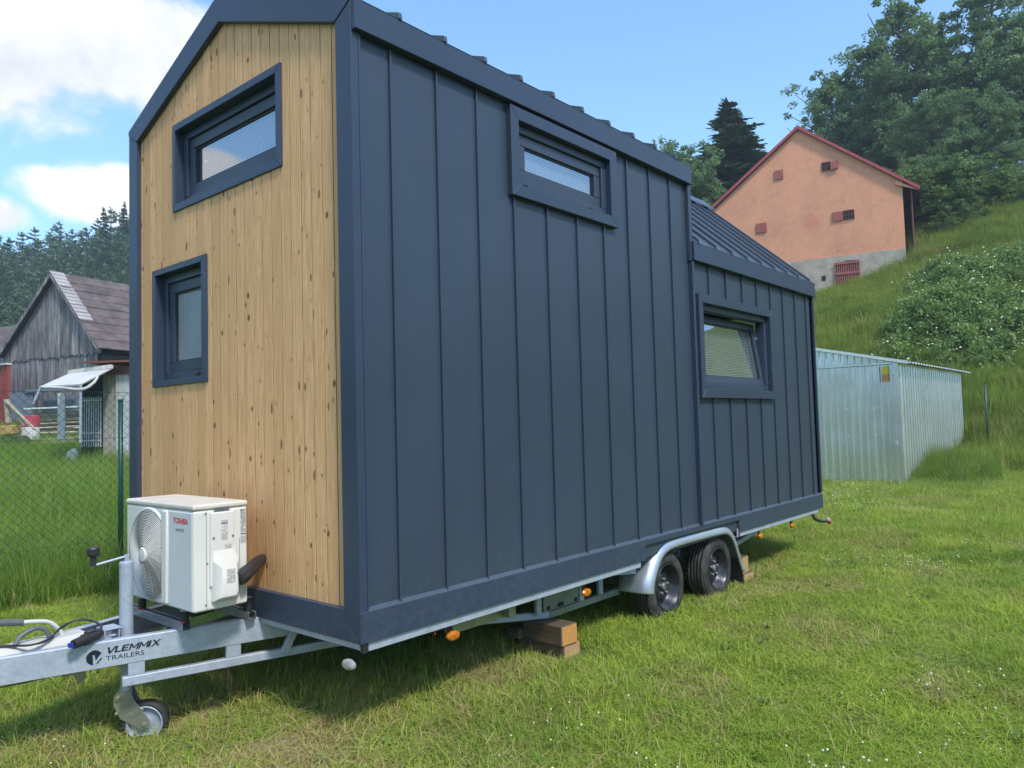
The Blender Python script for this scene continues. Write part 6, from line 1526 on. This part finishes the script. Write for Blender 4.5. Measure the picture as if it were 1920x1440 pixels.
# clover heads
def clover(name, n, mat, rng, r):
    mb = MB()
    for i in range(n):
        a = rng.random() * 6.283; q = r * math.sqrt(rng.random()); cx_, cy_, h = q * math.cos(a), q * math.sin(a), rng.uniform(0.035, 0.085); s = rng.uniform(0.0035, 0.0058)
        mb.lathe([(0.0005, s), (s * 0.8, s * 0.6), (s, 0), (s * 0.7, -s * 0.6), (0.0005, -s * 0.8)], (cx_, cy_, h), (rng.normal() * 0.2, rng.normal() * 0.2, 1), 6)
    o = mb.build(name, mat); me = o.data; bpy.data.objects.remove(o); return me
cl_ = variants('clover', [clover('clover_clump', 5, M['petal'], GR, 0.22) for _ in range(4)])
x, y, D, px = wedge(4200, 2.6, 17, 0, 2150, 2); nn = soft_noise(x, y, 1.3, 7)
pr_ = np.clip(nn - 0.62, 0, 1) * 1.3 + 1.4 * np.exp(-(((x - 12.2) / 1.9) ** 2 + ((y - 1.9) / 1.3) ** 2)) + 1.2 * np.exp(-(((x - 0.35) / 0.35) ** 2 + ((y + 0.9) / 0.25) ** 2)) + np.clip((x - 6) / 8, 0, 1) * 0.14
pr_ = pr_ + 0.5 * np.exp(-(((x - 2.2) / 1.0) ** 2 + ((y + 1.6) / 0.5) ** 2)) * (nn > 0.5)
k = clear(x, y) & (GR.random(len(x)) < pr_) & (y < 4.6) & ~inside(x, y, 0, 6.3, 0.0, 2.5); x, y, D = x[k], y[k], D[k]
do_scatter('clover_flowers', x, y, cl_, 4, 0.8, 1.2, 'small white clover heads scattered through the lawn', D, 0.03)
# broad-leaved weeds
def weed(rng, n=16, L=0.055):
    C, A, B = [], [], []
    for i in range(n):
        a = rng.random() * 6.283; e = rng.uniform(0.15, 0.9); d = np.array([math.cos(a) * math.cos(e), math.sin(a) * math.cos(e), math.sin(e)]); s = np.array([-math.sin(a), math.cos(a), 0]); l = L * rng.uniform(0.5, 1.2)
        C.append(d * l * 0.6 + np.array([0, 0, 0.01])); A.append(d * l * 0.5); B.append(s * l * 0.17)
    return quads_mesh('weed_leaf', np.array(C), np.array(A), np.array(B), rng.random(n), M['leaf2'])
wd = variants('weed', [weed(GR) for _ in range(5)])
x, y, D, px = wedge(2600, 2.4, 12, -100, 2100, 2); nn = soft_noise(x, y, 1.5, 3); k = clear(x, y) & (GR.random(len(x)) < 0.10 + 0.5 * np.clip(nn - 0.55, 0, 1) + 0.35 * inside(x, y, 0.1, 6.2, 0.3, 1.2)) & (y < 4.6); x, y, D = x[k], y[k], D[k]
do_scatter('lawn_weeds', x, y, wd, 5, 0.6, 1.2, 'broad-leaved weeds growing in the lawn', D, 0.0)

hw = variants('slope_weed', [weed(GR, 34, 0.30) for _ in range(5)])
x, y, D, px = wedge(2600, 17.5, 42, 1480, 2150, 2); nn = soft_noise(x, y, 0.9, 5); k = (x > 20) & (GR.random(len(x)) < np.clip(nn - 0.40, 0, 1) * 2.2) & ((x < 34.6) | (y < 5)); x, y, D = x[k], y[k], D[k]
do_scatter('slope_weeds', x, y, hw, 5, 0.7, 1.5, 'nettles and leafy weeds among the long grass of the slope', D, 0.0)

stw = variants('straw', [tuft('straw_clump', 26, 0.16, 0.05, 0.14, 0.0028, 1.6, M['straw'], GR, curl=0.3) for _ in range(4)])
x, y, D, px = wedge(5200, 2.3, 12, -100, 2150, 2); nn = soft_noise(x, y, 2.1, 9); k = clear(x, y) & (GR.random(len(x)) < np.clip(nn - 0.56, 0, 1) * 2.6) & (y < 4.4) & ~inside(x, y, 0.6, 6, 0.5, 2.5); x, y, D = x[k], y[k], D[k]
do_scatter('grass_clippings', x, y, stw, 4, 0.7, 1.2, 'pale dry clippings lying on the mown lawn', D, 0.0, 0.42)
# ------------------------------------------------------------------ thin summer haze
hm_, hk, hb, ho_ = new_mat('haze_air'); hk.t.nodes.remove(hb)
pv = hk.n('ShaderNodeVolumePrincipled'); pv.inputs['Color'].default_value = (0.84, 0.92, 1.0, 1); pv.inputs['Density'].default_value = 0.0011; pv.inputs['Anisotropy'].default_value = 0.2
hk.t.links.new(pv.outputs[0], ho_.inputs['Volume'])
hzb = MB(); hzb.box(-120, 180, -120, 180, -3.0, 34.0); hzo = hzb.build('haze', hm_); hzo['kind'] = 'stuff'
